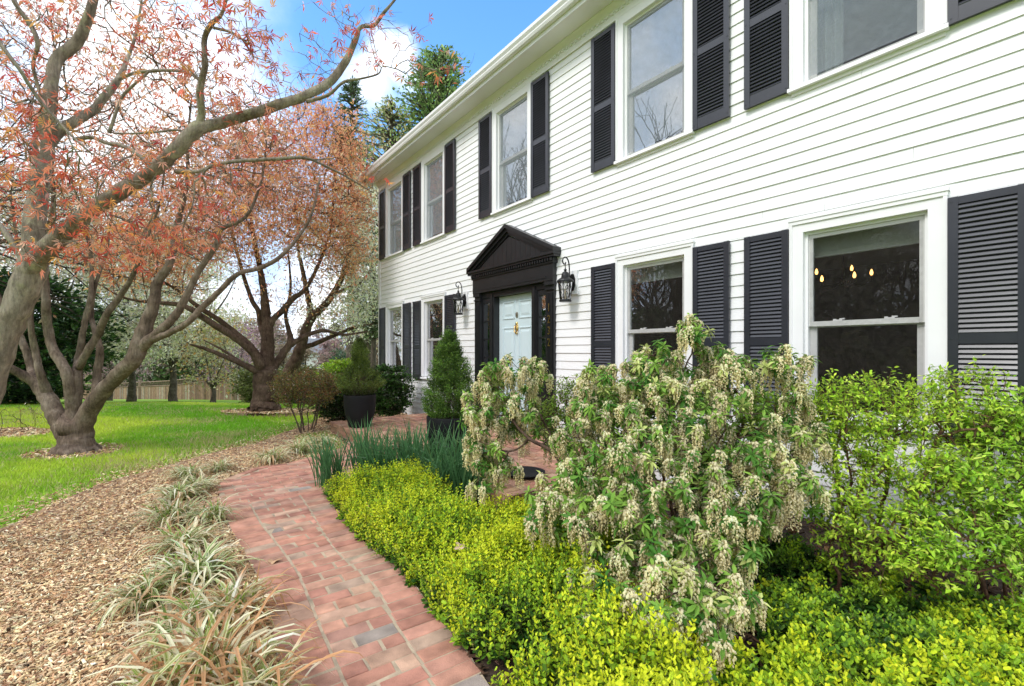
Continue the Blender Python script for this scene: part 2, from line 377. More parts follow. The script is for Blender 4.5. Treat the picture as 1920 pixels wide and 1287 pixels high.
# frieze, soffit, crown, gutter, roof
mb = MB(); EO = .345; OV = .2
mb.box(-XE-.004, XE+.004, -.1, .024, Z_FR, Z_SOF-.002); mb.box(-XE, XE, .024, .036, Z_FR-.006, Z_FR+.014)
mb.build('frieze', M_white, house)
mb = MB(); mb.box(-XE-OV, XE+OV, -.05, EO-.02, Z_SOF, Z_SOF+.02)
mb.box(-XE-OV, XE+OV, EO-.02, EO, Z_SOF-.012, Z_SOF+.17)
for sg in (1, -1):
    x0, x1 = sorted((sg*(XE+.006), sg*(XE+OV)))
    mb.prism([(-DEP/2, Z_SOF+2.1), (EO, Z_SOF+.02), (EO, Z_SOF+.17), (-DEP/2, Z_SOF+2.28)], 0, x0, x1)
mb.build('soffit', M_white, house)
mb = MB()
cp = [(.024, Z_SOF-.075), (.034, Z_SOF-.075), (.04, Z_SOF-.06), (.05, Z_SOF-.045), (.072, Z_SOF-.022), (.085, Z_SOF-.012), (.085, Z_SOF-.001), (.024, Z_SOF-.001)]
mb.prism(cp, 0, -XE-.01, XE+.01)
mb.build('crown_moulding', M_white, house)
mb = MB(); x = -XE+.02; ol = [(XE, Z_SOF-.0765), (-XE, Z_SOF-.0765)]
while x < XE-.04: ol += [(x, Z_SOF-.082), (x, Z_SOF-.108), (x+.034, Z_SOF-.108), (x+.034, Z_SOF-.082)]; x += .075
mb.prism(ol, 1, .0245, .040)
mb.build('dentil_strip', M_white, house)
mb = MB()
gp = [(EO+.001, Z_SOF+.045), (EO+.06, Z_SOF+.045), (EO+.075, Z_SOF+.075), (EO+.075, Z_SOF+.09), (EO+.098, Z_SOF+.125), (EO+.1, Z_SOF+.165), (EO+.09, Z_SOF+.165), (EO+.085, Z_SOF+.13), (EO+.062, Z_SOF+.09), (EO+.055, Z_SOF+.055), (EO+.001, Z_SOF+.055)]
mb.prism(gp, 0, -XE-OV, XE+OV); mb.build('gutter', M_white, house)
mb = MB()
for sg in (0, 1):
    y0, y1 = (EO+.07, -DEP/2) if sg == 0 else (-DEP-EO-.07, -DEP/2)
    for t in (0,):
        V = []
        for xx in (-XE-OV-.03, XE+OV+.03):
            V += [(xx, y0, Z_SOF+.172), (xx, y1, Z_SOF+2.32), (xx, y1, Z_SOF+2.35), (xx, y0, Z_SOF+.186)]
        mb.add(V, [np.array([(0,1,2,3),(4,7,6,5),(0,4,5,1),(1,5,6,2),(2,6,7,3),(3,7,4,0)])])
mb.build('roof', M_roof, house)

# windows -----------------------------------------------------------
def window_meshes(z0, z1, meet, cap, name):
    """casing, sash, panes in local coords around x=0 at the wall plane"""
    h = HALF; cw = .098; out = {}
    m = MB()
    m.box(-h, -h+cw, -.1, .034, z0+.045, z1); m.box(h-cw, h, -.1, .034, z0+.045, z1)          # side casings + jambs
    m.box(-h+cw, h-cw, -.1, .033, z1-cw, z1-.001)
    for s in (-1, 1):                                                                          # back band on casing edge
        x0, x1 = sorted((s*(h+.002), s*(h-.02))); m.box(x0, x1, .034, .044, z0+.045, z1)
        x0, x1 = sorted((s*(h-cw), s*(h-cw-.022))); m.box(x0, x1, -.1, -.008, z0+.045, z1-cw)
    m.box(-h+cw+.022, h-cw-.022, -.1, -.009, z1-cw-.022, z1-cw)
    if cap:
        m.box(-h-.012, h+.012, -.02, .052, z1, z1+.022); m.box(-h-.004, h+.004, -.02, .045, z1-.03, z1)
    out['window'] = m.data(name, M_white)
    m = MB(); m.prism([(-.1, z0+.045), (.062, z0+.03), (.066, z0), (-.1, z0)], 0, -h-.01, h+.01); m.box(-h+.01, h-.01, 0, .026, z0-.03, z0)
    out['sill'] = m.data('sill', M_white)
    a = h-cw-.023; zb, zt = z0+.047, z1-cw-.023
    m = MB(); r = .036                                                                         # upper sash outside, lower sash behind
    m.box(-a, -a+.03, -.05, -.022, meet-.02, zt); m.box(a-.03, a, -.05, -.022, meet-.02, zt); m.box(-a+.03, a-.03, -.05, -.022, zt-.03, zt); m.box(-a+.03, a-.03, -.05, -.018, meet-.022, meet+.018)
    out['upper_sash'] = m.data('upper_sash', M_sash)
    m = MB(); m.box(-a, -a+.048, -.085, -.053, zb, meet+.01); m.box(a-.048, a, -.085, -.053, zb, meet+.01); m.box(-a+.048, a-.048, -.085, -.053, zb, zb+.055); m.box(-a+.048, a-.048, -.085, -.053, meet-.03, meet+.012)
    for s in (-1, 1):
        c = s*a*.45; m.box(c-.03, c+.03, -.052, -.028, meet+.0185, meet+.026); m.box(c-.045, c-.012, -.048, -.032, meet+.026, meet+.036); m.box(c+.01, c+.03, -.046, -.03, meet+.026, meet+.032)
    out['lower_sash'] = m.data('lower_sash', M_sash)
    m = MB(); m.add([(-a+.028, -.036, meet+.016), (a-.028, -.036, meet+.016), (a-.028, -.036, zt-.028), (-a+.028, -.036, zt-.028)], [np.array([(0,1,2,3)])])
    out['upper_pane'] = m.data('upper_pane', M_glass)
    m = MB(); m.add([(-a+.046, -.069, zb+.053), (a-.046, -.069, zb+.053), (a-.046, -.069, meet-.028), (-a+.046, -.069, meet-.028)], [np.array([(0,1,2,3)])])
    out['lower_pane'] = m.data('lower_pane', M_glass if z0 > 2 else M_glass_dark)
    return out
SHAPES = {1: window_meshes(*Z1, 1.57, True, 'window_casing'), 2: window_meshes(*Z2, 4.29, False, 'window_casing')}
M_veil = screen_mat('insect_screen_mesh', (.27, .30, .33), .46); M_veil1 = screen_mat('dark_screen_veil', (.10, .09, .08), .16); M_fabric1 = leaf_mat('roller_shade_fabric', .5, 0); M_sheer = leaf_mat('sheer_curtain', .45, 0)
for st, xs in ((1, WIN1), (2, WIN2)):
    for c in xs:
        o = link('window', SHAPES[st]['window'], house); o.location = (c, 0, 0)
        for k in ('sill', 'upper_sash', 'lower_sash', 'upper_pane', 'lower_pane'): link(k, SHAPES[st][k], o)
        if st == 1:
            m = MB(); m.add([(-.352, -.0165, .90), (.352, -.0165, .90), (.352, -.0165, 2.27), (-.352, -.0165, 2.27)], [np.array([(0,1,2,3)])]); m.build('screen_veil', M_veil1, o)  # screen spread over both sashes; its grey stands in for dim reflections
            m = MB(); m.box(-.4, .4, -.135, -.132, 2.13, 2.36, C=(.5, .52, .44)); m.tube([(-.4, -.134, 2.13), (.4, -.134, 2.13)], .008, 6, C=(.5, .5, .45)); m.build('roller_shade', M_fabric1, o, col=True)
        else:
            m = MB(); xx = np.linspace(.16, .38, 24); yy = -.17+.02*np.sin(xx*95)
            V = np.concatenate([np.stack([xx, yy, np.full(24, 3.48)], 1), np.stack([xx, yy, np.full(24, 5.1)], 1)])
            i = np.arange(23); m.add(V, [np.stack([i, i+1, i+25, i+24], 1)], (.62, .66, .64)); m.build('curtain', M_sheer, o, col=True)
            m = MB(); m.add([(-.352, -.0165, 3.6), (.352, -.0165, 3.6), (.352, -.0165, 5.05), (-.352, -.0165, 5.05)], [np.array([(0,1,2,3)])]); m.build('screen_veil', M_veil, o)
            m = MB(); m.box(-.33, -.26, -.0525, -.051, 3.558, 3.572); m.build('maker_sticker', simple('grey_sticker', (.35, .36, .42), .5), o)
# shutters ----------------------------------------------------------
def shutter_meshes(z0, z1, rail):
    m = MB(); hw = SH_W/2; st = .05; t = (.03, .058)
    m.box(-hw, -hw+st, *t, z0, z1); m.box(hw-st, hw, *t, z0, z1)
    for a, b in ((z0+.001, z0+.1), (rail-.034, rail+.034), (z1-.05, z1-.001)): m.box(-hw+st, hw-st, t[0], t[1]-.004, a, b)
    for s in (-1, 1):
        for zz in (z0+.035, rail, z1-.03): m.lathe([(0.0, .0), (.006, .0), (.005, .004), (0, .005)], (0, 0, 0), 8) if False else m.box(s*(hw-.016)-.005, s*(hw-.016)+.005, t[1], t[1]+.003, zz-.005, zz+.005)
    frame = m.data('shutter_frame', M_shut)
    louv = []
    for a, b in ((z0+.1, rail-.034), (rail+.034, z1-.05)):
        m = MB(); n = int(round((b-a)/.0325)); p = (b-a)/n
        m.box(-hw+st, hw-st, .0305, .034, a, b)
        for k in range(n):
            zc = a+k*p
            m.prism([(.036, zc+p*1.02), (.040, zc+p*1.06), (.055, zc+.006), (.053, zc+.001), (.045, zc+.004)], 0, -hw+st+.0005, hw-st-.0005)
        louv.append(m.data('louvers', M_shut))
    return frame, louv
SHM = {1: shutter_meshes(.77, 2.365, 1.43), 2: shutter_meshes(3.515, 5.135, 4.26)}
for st, xs in ((1, WIN1), (2, WIN2)):
    for c in xs:
        for s in (-1, 1):
            o = link('shutter', SHM[st][0], house); o.location = (c+s*(HALF+.006+SH_W/2), 0, 0)
            for q in SHM[st][1]: link('louvers', q, o)
# front entrance ----------------------------------------------------
DZ = PORCH_Z                                          # floor of the porch
m = MB(); W2 = .965; FRO = .066
for s in (-1, 1):
    x0, x1 = sorted((s*W2, s*(W2-.165))); m.box(x0, x1, -.12, FRO-.012, DZ, 2.24)
    xa, xb = sorted((s*(W2-.012), s*(W2-.153)))
    for k in range(5):                                # flutes as raised fillets
        c = xa+.018+(xb-xa-.036)*k/4; m.box(c-.009, c+.009, FRO-.012, FRO, DZ+.25, 2.13)
    m.box(x0-.006, x1+.006, -.1, FRO+.008, DZ, DZ+.22); m.box(x0-.01, x1+.01, -.1, FRO+.014, 2.235, 2.29); m.box(x0-.004, x1+.004, -.1, FRO+.006, 2.17, 2.19)
for s in (-1, 1):                                     # mullion posts beside the door
    x0, x1 = sorted((s*.462, s*.572)); m.box(x0, x1, -.14, .02, DZ, 2.26); x0, x1 = sorted((s*.49, s*.545)); m.box(x0, x1, .02, .032, DZ, 2.26)
m.box(-W2+.165, W2-.165, -.14, .02, 2.205, 2.29)
m.box(-.462, .462, -.14, .05, DZ, DZ+.05)
surround = m.build('door_surround', M_black, house)
m = MB(); m.box(-W2-.012, W2+.012, -.02, FRO+.02, 2.2915, 2.52); m.box(-W2-.03, W2+.03, -.02, FRO+.035, 2.52, 2.545); m.box(-W2+.12, W2-.12, FRO+.02, FRO+.026, 2.33, 2.36)
x = -W2-.02
while x < W2: m.box(x, x+.028, FRO+.036, FRO+.062, 2.548, 2.588); x += .052
m.box(-W2-.03, W2+.03, -.02, FRO+.034, 2.546, 2.592)
m.build('entablature', M_black, surround)
m = MB(); PD = .16; HWD = 1.05; zt0, za = 2.595, 3.18
m.box(-HWD, HWD, -.02, PD-.02, zt0, zt0+.03); m.box(-HWD-.012, HWD+.012, -.02, PD, zt0+.03, zt0+.062)
m.prism([(-HWD+.1, zt0+.064), (HWD-.1, zt0+.064), (0, za-.12)], 1, -.02, .07)
ang = math.atan2(za-zt0-.06, HWD); 
for s in (-1, 1):
    for y1, a, b in ((PD, 0, .05), (PD-.035, -.045, 0), (PD-.07, -.085, -.045)):
        ca = 1/math.cos(ang)
        A = (s*(HWD+.012), zt0+.064+a*ca); B = (0, za+a*ca)
        m.prism([(A[0], max(A[1], zt0+.063)), (0, B[1]), (0, B[1]+(b-a)*ca), (A[0], A[1]+(b-a)*ca)] if a >= 0 else
                [(s*(HWD-abs(a)/math.tan(ang)*1.0), zt0+.064), (0, B[1]), (0, B[1]+(b-a)*ca), (s*(HWD+.012-abs(b)/math.tan(ang)), zt0+.064)], 1, -.02, y1-.001*(s+1))
m.build('pediment', M_black, surround)
m = MB(); nb = 17
for k in range(nb):
    x0 = -HWD+.1+(2*HWD-.2)*k/nb; x1 = x0+(2*HWD-.2)/nb-.004
    f = lambda x: zt0+.066+(za-.14-zt0-.066)*(1-abs(x)/(HWD-.1))
    if f((x0+x1)/2) > zt0+.09: m.prism([(x0, zt0+.066), (x1, zt0+.066), (x1, max(f(x1), zt0+.067)), (x0, max(f(x0), zt0+.067))], 1, .07, .074)
m.build('tympanum_boards', M_black, surround)
M_sidereflect = simple('brown_reflection', (.34, .25, .14), .9, var=.75, scale=38); M_side = glass_mat('sidelight_glass', (.6, .55, .45), 2.3, .5)  # mottled brown imitates golden reflections in the sidelight glass
for s in (-1, 1):                                     # sidelights
    x0, x1 = sorted((s*.572, s*(W2-.165))); f = MB()
    f.box(x0, x0+.035, -.045, .005, DZ+.02, 2.203); f.box(x1-.035, x1, -.045, .005, DZ+.02, 2.203); f.box(x0+.035, x1-.035, -.045, .003, DZ+.02, .95); f.box(x0+.035, x1-.035, -.045, .003, 2.12, 2.203)
    f.box(x0+.06, x1-.06, .003, .011, DZ+.15, .85)
    for k in (1, 2, 3): zz = .95+k*(2.12-.95)/4; f.box(x0+.035, x1-.035, -.045, .001, zz-.011, zz+.011)
    f.build('sidelight', M_black, surround)
    g = MB(); g.add([(x0+.03, -.022, .94), (x1-.03, -.022, .94), (x1-.03, -.022, 2.14), (x0+.03, -.022, 2.14)], [np.array([(0,1,2,3)])]); g.build('sidelight_pane', M_side, surround); MB().box(x0+.052, x1-.052, -.07, -.067, .95, 2.12).build('reflection_panel', M_sidereflect, surround)  # panel added behind the pane, carries the painted brown reflections
# door
m = MB(); d0, d1, yb = DZ+.055, 2.2, -.085
m.box(-.455, .455, yb-.045, yb, d0, d1)
pan = []
for x0, x1 in ((-.36, -.045), (.045, .36)):
    for z0, z1 in ((d0+.22, d0+.78), (d0+.9, d0+1.5), (d0+1.62, d0+1.9)): pan.append((x0, x1, z0, z1))
for x0, x1, z0, z1 in pan:
    b = .028                                          # moulded border, raised field
    for X0, X1, Z0, Z1_ in ((x0, x0+b, z0, z1), (x1-b, x1, z0, z1), (x0+b, x1-b, z0, z0+b), (x0+b, x1-b, z1-b, z1)):
        m.add([(X0, yb+.001, Z0), (X1, yb+.001, Z0), (X1, yb+.001, Z1_), (X0, yb+.001, Z1_), (X0+.007, yb+.012, Z0+.007), (X1-.007, yb+.012, Z0+.007), (X1-.007, yb+.012, Z1_-.007), (X0+.007, yb+.012, Z1_-.007)],
              [np.array([(0,1,5,4),(1,2,6,5),(2,3,7,6),(3,0,4,7),(4,5,6,7)])])
    q = .05; m.add([(x0+q, yb+.001, z0+q), (x1-q, yb+.001, z0+q), (x1-q, yb+.001, z1-q), (x0+q, yb+.001, z1-q), (x0+q+.03, yb+.009, z0+q+.03), (x1-q-.03, yb+.009, z0+q+.03), (x1-q-.03, yb+.009, z1-q-.03), (x0+q+.03, yb+.009, z1-q-.03)],
              [np.array([(0,1,5,4),(1,2,6,5),(2,3,7,6),(3,0,4,7),(4,5,6,7)])])
door = m.build('front_door', M_door, house)
m = MB(); kz = 1.70
kx = lambda r, z, y0, y1, n=14: [m.add(*_disc(r, z, y0, y1, n))]
def _disc(rx, rz, zc, y0, y1, n=18, x=0.0):
    a = np.linspace(0, 2*math.pi, n, endpoint=False)
    V = np.concatenate([np.stack([x+rx*np.cos(a), np.full(n, y0), zc+rz*np.sin(a)], 1), np.stack([x+rx*.75*np.cos(a), np.full(n, y1), zc+rz*.75*np.sin(a)], 1)])
    i = np.arange(n); return V, [np.stack([i, (i+1) % n, n+(i+1) % n, n+i], 1), np.arange(n, 2*n)[None]]
m.add(*_disc(.034, .06, kz, yb, yb+.018)); m.add(*_disc(.022, .03, kz+.06, yb, yb+.022)); m.add(*_disc(.016, .018, kz-.085, yb, yb+.03))
m.tube([(-.03, yb+.02, kz+.04), (-.036, yb+.03, kz-.02), (-.02, yb+.036, kz-.065), (0, yb+.038, kz-.075), (.02, yb+.036, kz-.065), (.036, yb+.03, kz-.02), (.03, yb+.02, kz+.04)], .007, 8)
m.build('door_knocker', M_gold, door, smooth=True)
m = MB()
for k in (-1, 0, 1): m.add(*_disc(.011, .036, kz+.2+(.006 if k == 0 else 0), yb+.001, yb+.012, 12, k*.018))
m.add(*_disc(.03, .012, kz+.165, yb+.001, yb+.012, 12)); m.build('door_ornament', simple('aged_pewter', (.4, .37, .3), .35, metal=.8), door)
m = MB(); m.lathe([(0, 0), (.03, 0), (.03, .012), (.012, .016), (.012, .04), (.028, .05), (.032, .066), (.02, .08), (0, .082)], (0, 0, 0), 18)
for v in m.V:
    v[:, [1, 2]] = v[:, [2, 1]]; v += np.array([-.38, yb, 1.18])
m.build('door_knob', M_gold, door, smooth=True)
# house number 1 2 3 2 down the right pilaster
for k, ch in enumerate('1232'):
    cu = bpy.data.curves.new('num', 'FONT'); cu.body = ch; cu.size = .155; cu.extrude = .003; cu.align_x = 'CENTER'
    to = bpy.data.objects.new('tmp', cu); COL.objects.link(to); bpy.context.view_layer.update()
    me = bpy.data.meshes.new_from_object(to.evaluated_get(bpy.context.evaluated_depsgraph_get())); bpy.data.objects.remove(to); bpy.data.curves.remove(cu)
    me.materials.clear(); me.materials.append(M_gold)
    o = link('house_number', me, surround); o.rotation_euler = (math.radians(90), 0, math.pi); o.location = (-W2+.083, FRO+.006, 1.88-.156*k); o.scale = (.72, 1, 1)
# interior ----------------------------------------------------------
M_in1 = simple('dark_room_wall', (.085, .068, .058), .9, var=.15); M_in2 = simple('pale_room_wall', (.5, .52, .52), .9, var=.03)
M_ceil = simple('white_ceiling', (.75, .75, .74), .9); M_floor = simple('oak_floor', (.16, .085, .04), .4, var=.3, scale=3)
m = MB(); m.box(-XE+.13, XE-.13, -4.6, -.105, DZ-.1, DZ); m.box(-XE+.13, XE-.13, -4.6, -.105, 2.82, 2.92); m.build('floor', M_floor, house)
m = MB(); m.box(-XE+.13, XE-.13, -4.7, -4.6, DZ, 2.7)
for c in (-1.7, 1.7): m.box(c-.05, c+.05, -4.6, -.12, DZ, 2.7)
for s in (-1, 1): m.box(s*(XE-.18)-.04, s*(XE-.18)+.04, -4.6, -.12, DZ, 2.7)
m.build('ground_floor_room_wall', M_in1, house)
m = MB(); m.box(-XE+.13, XE-.13, -4.7, -4.6, 2.92, 5.3)
for c in (-1.7, 1.7): m.box(c-.05, c+.05, -4.6, -.12, 2.92, 5.3)
for s in (-1, 1): m.box(s*(XE-.18)-.04, s*(XE-.18)+.04, -4.6, -.12, 2.92, 5.3)
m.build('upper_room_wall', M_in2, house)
m = MB(); m.box(-XE+.13, XE-.13, -4.6, -.105, 2.70, 2.72); m.box(-XE+.13, XE-.13, -4.6, -.105, 5.22, 5.3); m.build('ceiling', M_ceil, house)

# things on and in the house ---------------------------------------
def lantern(x, label):
    c = HW(x, 0, 2.22)
    t = empty('wall_lantern', c, label, 'lantern', 'carriage lanterns flanking the front door', rz=HROT)
    z = -2.22
    m = MB(); m.box(-.075, .075, .008, .04, -.15, .15); m.build('mounting_block', M_white, t)
    m = MB(); a = np.linspace(0, 2*math.pi, 8, endpoint=False)+math.pi/8
    poly = [(.052*math.cos(q), .115*math.sin(q)) for q in a]; m.prism(poly, 1, .04, .056); m.prism([(u*.75, v*.8) for u, v in poly], 1, .056, .068); m.build('backplate', M_iron, t)
    m = MB(); yc = .17
    arm = smooth_poly([(0, .06, 0.0), (0, .09, .03), (0, .098, .12), (0, .1, .2), (0, .118, .27), (0, .155, .305), (0, .2, .295), (0, .218, .255), (0, .2, .222), (0, .172, .222), (0, .162, .245)], 5)
    m.tube(arm, .0085, 8); m.tube([(0, yc, .225), (0, yc, .12)], .006, 6); m.build('scroll_arm', M_iron, t, smooth=True)
    m = MB(); m.lathe([(0, .165), (.014, .16), (.02, .145), (.012, .13), (.03, .12), (.045, .1), (.05, .075), (.052, .05), (.07, .04), (.1, .02), (.108, .005), (.108, -.006), (.098, -.01), (0, -.01)], (0, yc, 0), 20); m.build('lamp_hood', M_iron, t, smooth=False)
    m = MB(); n = 6
    for k in range(n):
        a0, a1 = 2*math.pi*k/n, 2*math.pi*(k+1)/n; am = (a0+a1)/2
        pt = lambda r, a_, zz: (r*math.cos(a_), yc+r*math.sin(a_), zz)
        m.tube([pt(.092, a0, -.01), pt(.066, a0, -.235)], .0055, 5)
        s1 = smooth_poly([pt(.092, a0, -.015), pt(.074, am, -.12), pt(.066, a1, -.23)], 4); s2 = smooth_poly([pt(.092, a1, -.015), pt(.074, am, -.12), pt(.066, a0, -.23)], 4)
        m.tube(s1, .0035, 4); m.tube(s2, .0035, 4)
    m.lathe([(0, -.255), (.074, -.255), (.078, -.245), (.076, -.23), (.066, -.225), (0, -.225)], (0, yc, 0), 18); m.build('cage', M_iron, t)
    m = MB(); m.lathe([(.088, -.012), (.063, -.228)], (0, yc, 0), 12); m.build('lantern_pane', M_lampglass, t)
    m = MB(); m.lathe([(.012, -.22), (.012, -.12), (.008, -.115), (.006, -.1)], (0, yc, 0), 8); m.build('candle_sleeve', simple('candle_sleeve', (.5, .4, .3), .5), t)
lantern(-1.30, 'black iron carriage lantern on the wall just right of the front door')
lantern(1.30, 'black iron carriage lantern on the wall left of the door above a small conifer')
# chandelier in the dining room: bulbs seen through the right-hand ground floor window
cc = HW(-3.05, -2.3, 0); ccx = -3.05
t = empty('chandelier', HW(-3.15, -2.6, 1.55), 'lit multi-arm chandelier hanging in the dark room behind the right ground-floor window', 'chandelier', rz=HROT)
def ray_local(x, y, yl):                              # where a sight line meets a plane yl behind the front, in chandelier coords
    dv = np.array([(x-CX)/F, 1, (HY-y)/F]); o = np.array([0, 0, CH]); k = (D-yl)/(dv[0]*NV[0]+dv[1]*NV[1]); p = o+dv*k
    a, b = hlocal(p); return np.array([a+3.15, b+2.6, p[2]-1.55])
bul = [ray_local(1531, 510, -2.2), ray_local(1541, 523, -1.95), ray_local(1597, 503, -2.75), ray_local(1602, 516, -2.1), ray_local(1634, 511, -2.5)]
ctr = np.mean(bul, 0); mA = MB(); 
M_bulb = emit_mat('warm_bulb', (1, .50, .14), 3.2); M_bronze = simple('dark_bronze', (.03, .022, .016), .4, metal=.6)
mA.tube([ctr+np.array([0, 0, -.12]), (ctr[0], ctr[1], 2.70-1.55)], .011, 8); mA.lathe([(0, -.16), (.03, -.14), (.035, -.1), (.02, -.06), (0, -.05)], ctr, 12)
for b in bul:
    e = b-np.array([0, 0, .07]); mid = (ctr+e)/2+np.array([0, 0, -.12]); mA.tube(smooth_poly([ctr+np.array([0, 0, -.1]), mid, e-np.array([0, 0, .03]), e], 5), .007, 6); mA.lathe([(.0, -.1), (.018, -.09), (.012, -.07), (.012, -.035)], b, 8)
mA.build('chandelier_frame', M_bronze, t, smooth=True)
for b in bul:
    q = MB(); q.lathe([(.008, -.035), (.017, -.015), (.016, .005), (.008, .03), (.0, .042)], b, 10); q.build('bulb', M_bulb, t, smooth=True)
cz = 5.215; dv = np.array([(1256-CX)/F, 1, (HY-240)/F]); k = (cz-CH)/dv[2]; rp = np.array([0, 0, CH])+dv*k
t = empty('ceiling_light', rp, 'lit round recessed ceiling light seen through an upper window', 'ceiling light')
q = MB(); q.lathe([(.07, .004), (.095, .0), (.095, -.006), (.068, -.008)], (0, 0, 0), 24); q.build('trim_ring', M_white, t)
q = MB(); q.lathe([(.068, -.004), (0, -.004)], (0, 0, 0), 24); q.build('lens', emit_mat('cool_lamp', (1, .93, .8), 8.0), t)
# ------------------------------------------------------------------ ground
def gz(X, Y):
    """lawn level: flat by the house, falling away behind"""
    X = np.asarray(X, float); Y = np.asarray(Y, float)
    d = np.maximum(Y-10.8, 0); s = .092*d + .0007*np.minimum(d, 40)**2*.35
    s = np.where(d > 36, .092*36+.0007*36**2*.35+(d-36)*.02, s)
    h, o = hlocal(np.stack([X, Y, 0*X], -1))
    fall = .12*np.clip((h-2.6)/2.5, 0, 1)*np.clip((5-np.abs(o))/3, 0, 1)
    return -.03 - s - fall*np.clip((11.5-Y)/2, 0, 1) + .015*np.sin(X*1.3+Y*.7)*np.clip(Y-5, 0, 1)
xs = np.concatenate([-np.geomspace(300, 8, 28), np.linspace(-7.8, 7.8, 70), np.geomspace(8, 300, 28)])
ys = np.concatenate([-np.geomspace(200, 3, 16), np.linspace(-2.7, 24, 110), np.geomspace(24.5, 400, 36)])
GX, GY = np.meshgrid(xs, ys); V = np.stack([GX, GY, gz(GX, GY)], -1).reshape(-1, 3); nx = len(xs)
j, i = np.meshgrid(np.arange(len(ys)-1), np.arange(nx-1), indexing='ij'); q = np.stack([j*nx+i, j*nx+i+1, (j+1)*nx+i+1, (j+1)*nx+i], -1).reshape(-1, 4)
M_lawn, t, b = new_mat('lawn_soil'); b.inputs['Roughness'].default_value = .95; b.inputs['Specular IOR Level'].default_value = .1
c = t.nodes.new('ShaderNodeTexCoord'); n = t.nodes.new('ShaderNodeTexNoise'); n.inputs['Scale'].default_value = .9; n.inputs['Detail'].default_value = 9; n.inputs['Roughness'].default_value = .7
t.links.new(c.outputs['Object'], n.inputs['Vector']); r = t.nodes.new('ShaderNodeValToRGB'); e = r.color_ramp.elements
e[0].position = .35; e[0].color = (.15, .26, .03, 1); e[1].position = .72; e[1].color = (.38, .34, .14, 1); k = e.new(.52); k.color = (.18, .33, .03, 1)
t.links.new(n.outputs[0], r.inputs[0]); t.links.new(r.outputs[0], b.inputs['Base Color'])
tag(link('lawn', mesh_data('lawn', V, [q], M_lawn, smooth=True)), kind='structure')

def inpoly(pts, poly):
    x, y = pts[:, 0], pts[:, 1]; r = np.zeros(len(pts), bool); p = np.asarray(poly)[:, :2]; n = len(p); j = n-1
    for i in range(n):
        xi, yi, xj, yj = *p[i], *p[j]
        with np.errstate(divide='ignore', invalid='ignore'):
            r ^= ((yi > y) != (yj > y)) & (x < (xj-xi)*(y-yi)/(yj-yi+1e-12)+xi)
        j = i
    return r
def pdist(pts, line):
    """distance to a polyline"""
    d = np.full(len(pts), 1e9); l = np.asarray(line)[:, :2]
    for a, b in zip(l[:-1], l[1:]):
        ab = b-a; t = np.clip(((pts[:, :2]-a)@ab)/(ab@ab+1e-12), 0, 1); d = np.minimum(d, np.linalg.norm(pts[:, :2]-(a+t[:, None]*ab), axis=1))
    return d
def vnoise(p, f, seed=0):
    """cheap value noise for scattering"""
    r = np.random.default_rng(seed); T = r.random((64, 64)); q = np.asarray(p)[:, :2]*f+1000; i = np.floor(q).astype(int); u = q-i; u = u*u*(3-2*u)
    g = lambda a, b: T[(i[:, 0]+a) % 64, (i[:, 1]+b) % 64]
    return (g(0,0)*(1-u[:,0])+g(1,0)*u[:,0])*(1-u[:,1])+(g(0,1)*(1-u[:,0])+g(1,1)*u[:,0])*u[:,1]
# path outline (ground points read off the photo)
LEFT = np.array([G(*p) for p in [(535, 1287), (517, 1219), (488, 1095), (461, 1041), (430, 986), (413, 935), (409, 909)]])
RIGHT = np.array([G(*p) for p in [(891, 1243), (873, 1215), (814, 1146), (762, 1076), (682, 1014), (623, 941), (597, 912)]])
LEFT = smooth_poly(LEFT, 6); RIGHT = smooth_poly(RIGHT, 6)
def extend(l):
    d = nrm(l[0]-l[6]); return np.vstack([l[0]+d*t for t in (2.4, 1.2)]+[l])
LEFT, RIGHT = extend(LEFT), extend(RIGHT)
TURN_L = np.array([G(*p) for p in [(409, 909), (425, 897), (484, 876), (547, 866), (602, 850), (640, 838), (655, 826)]])
TURN_L = smooth_poly(TURN_L, 4)
pc = [HW(PORCH_X, PORCH_Y, 0), HW(-PORCH_X, PORCH_Y, 0)]
MORTAR = (.38, .30, .21)
BR = [(.41, .20, .14), (.44, .225, .16), (.38, .18, .13), (.37, .20, .15), (.43, .265, .19), (.36, .25, .185), (.28, .235, .205), (.46, .25, .175)]
BW = np.array([.28, .24, .15, .12, .10, .05, .02, .04])
def brick(mb, c, u, v, a, b, z, col):
    """one brick: centre c, half-lengths a along u, b along v, chamfered top"""
    c = c[:2]; ch = .004; V = []
    dz = rng.normal(0, .0009); tl = rng.normal(0, .0012, 2)
    for s, zz in ((1.0, z-.05), (1.0, z-.004), (0, z)):
        for su, sv in ((-1,-1),(1,-1),(1,1),(-1,1)):
            A = a-(ch if s == 0 else 0); B = b-(ch if s == 0 else 0)
            p = c+u*su*A+v*sv*B; V.append((p[0], p[1], zz+dz+(tl[0]*su+tl[1]*sv if zz > z-.03 else 0)))
    mb.add(V, [np.array([(0,1,5,4),(1,2,6,5),(2,3,7,6),(3,0,4,7),(4,5,9,8),(5,6,10,9),(6,7,11,10),(7,4,8,11),(8,9,10,11)])], col)
def bcol(): return np.array(BR[rng.choice(8, p=BW)])*(1+rng.normal(0, .07))*(1+rng.normal(0, .012, 3))
mb = MB()
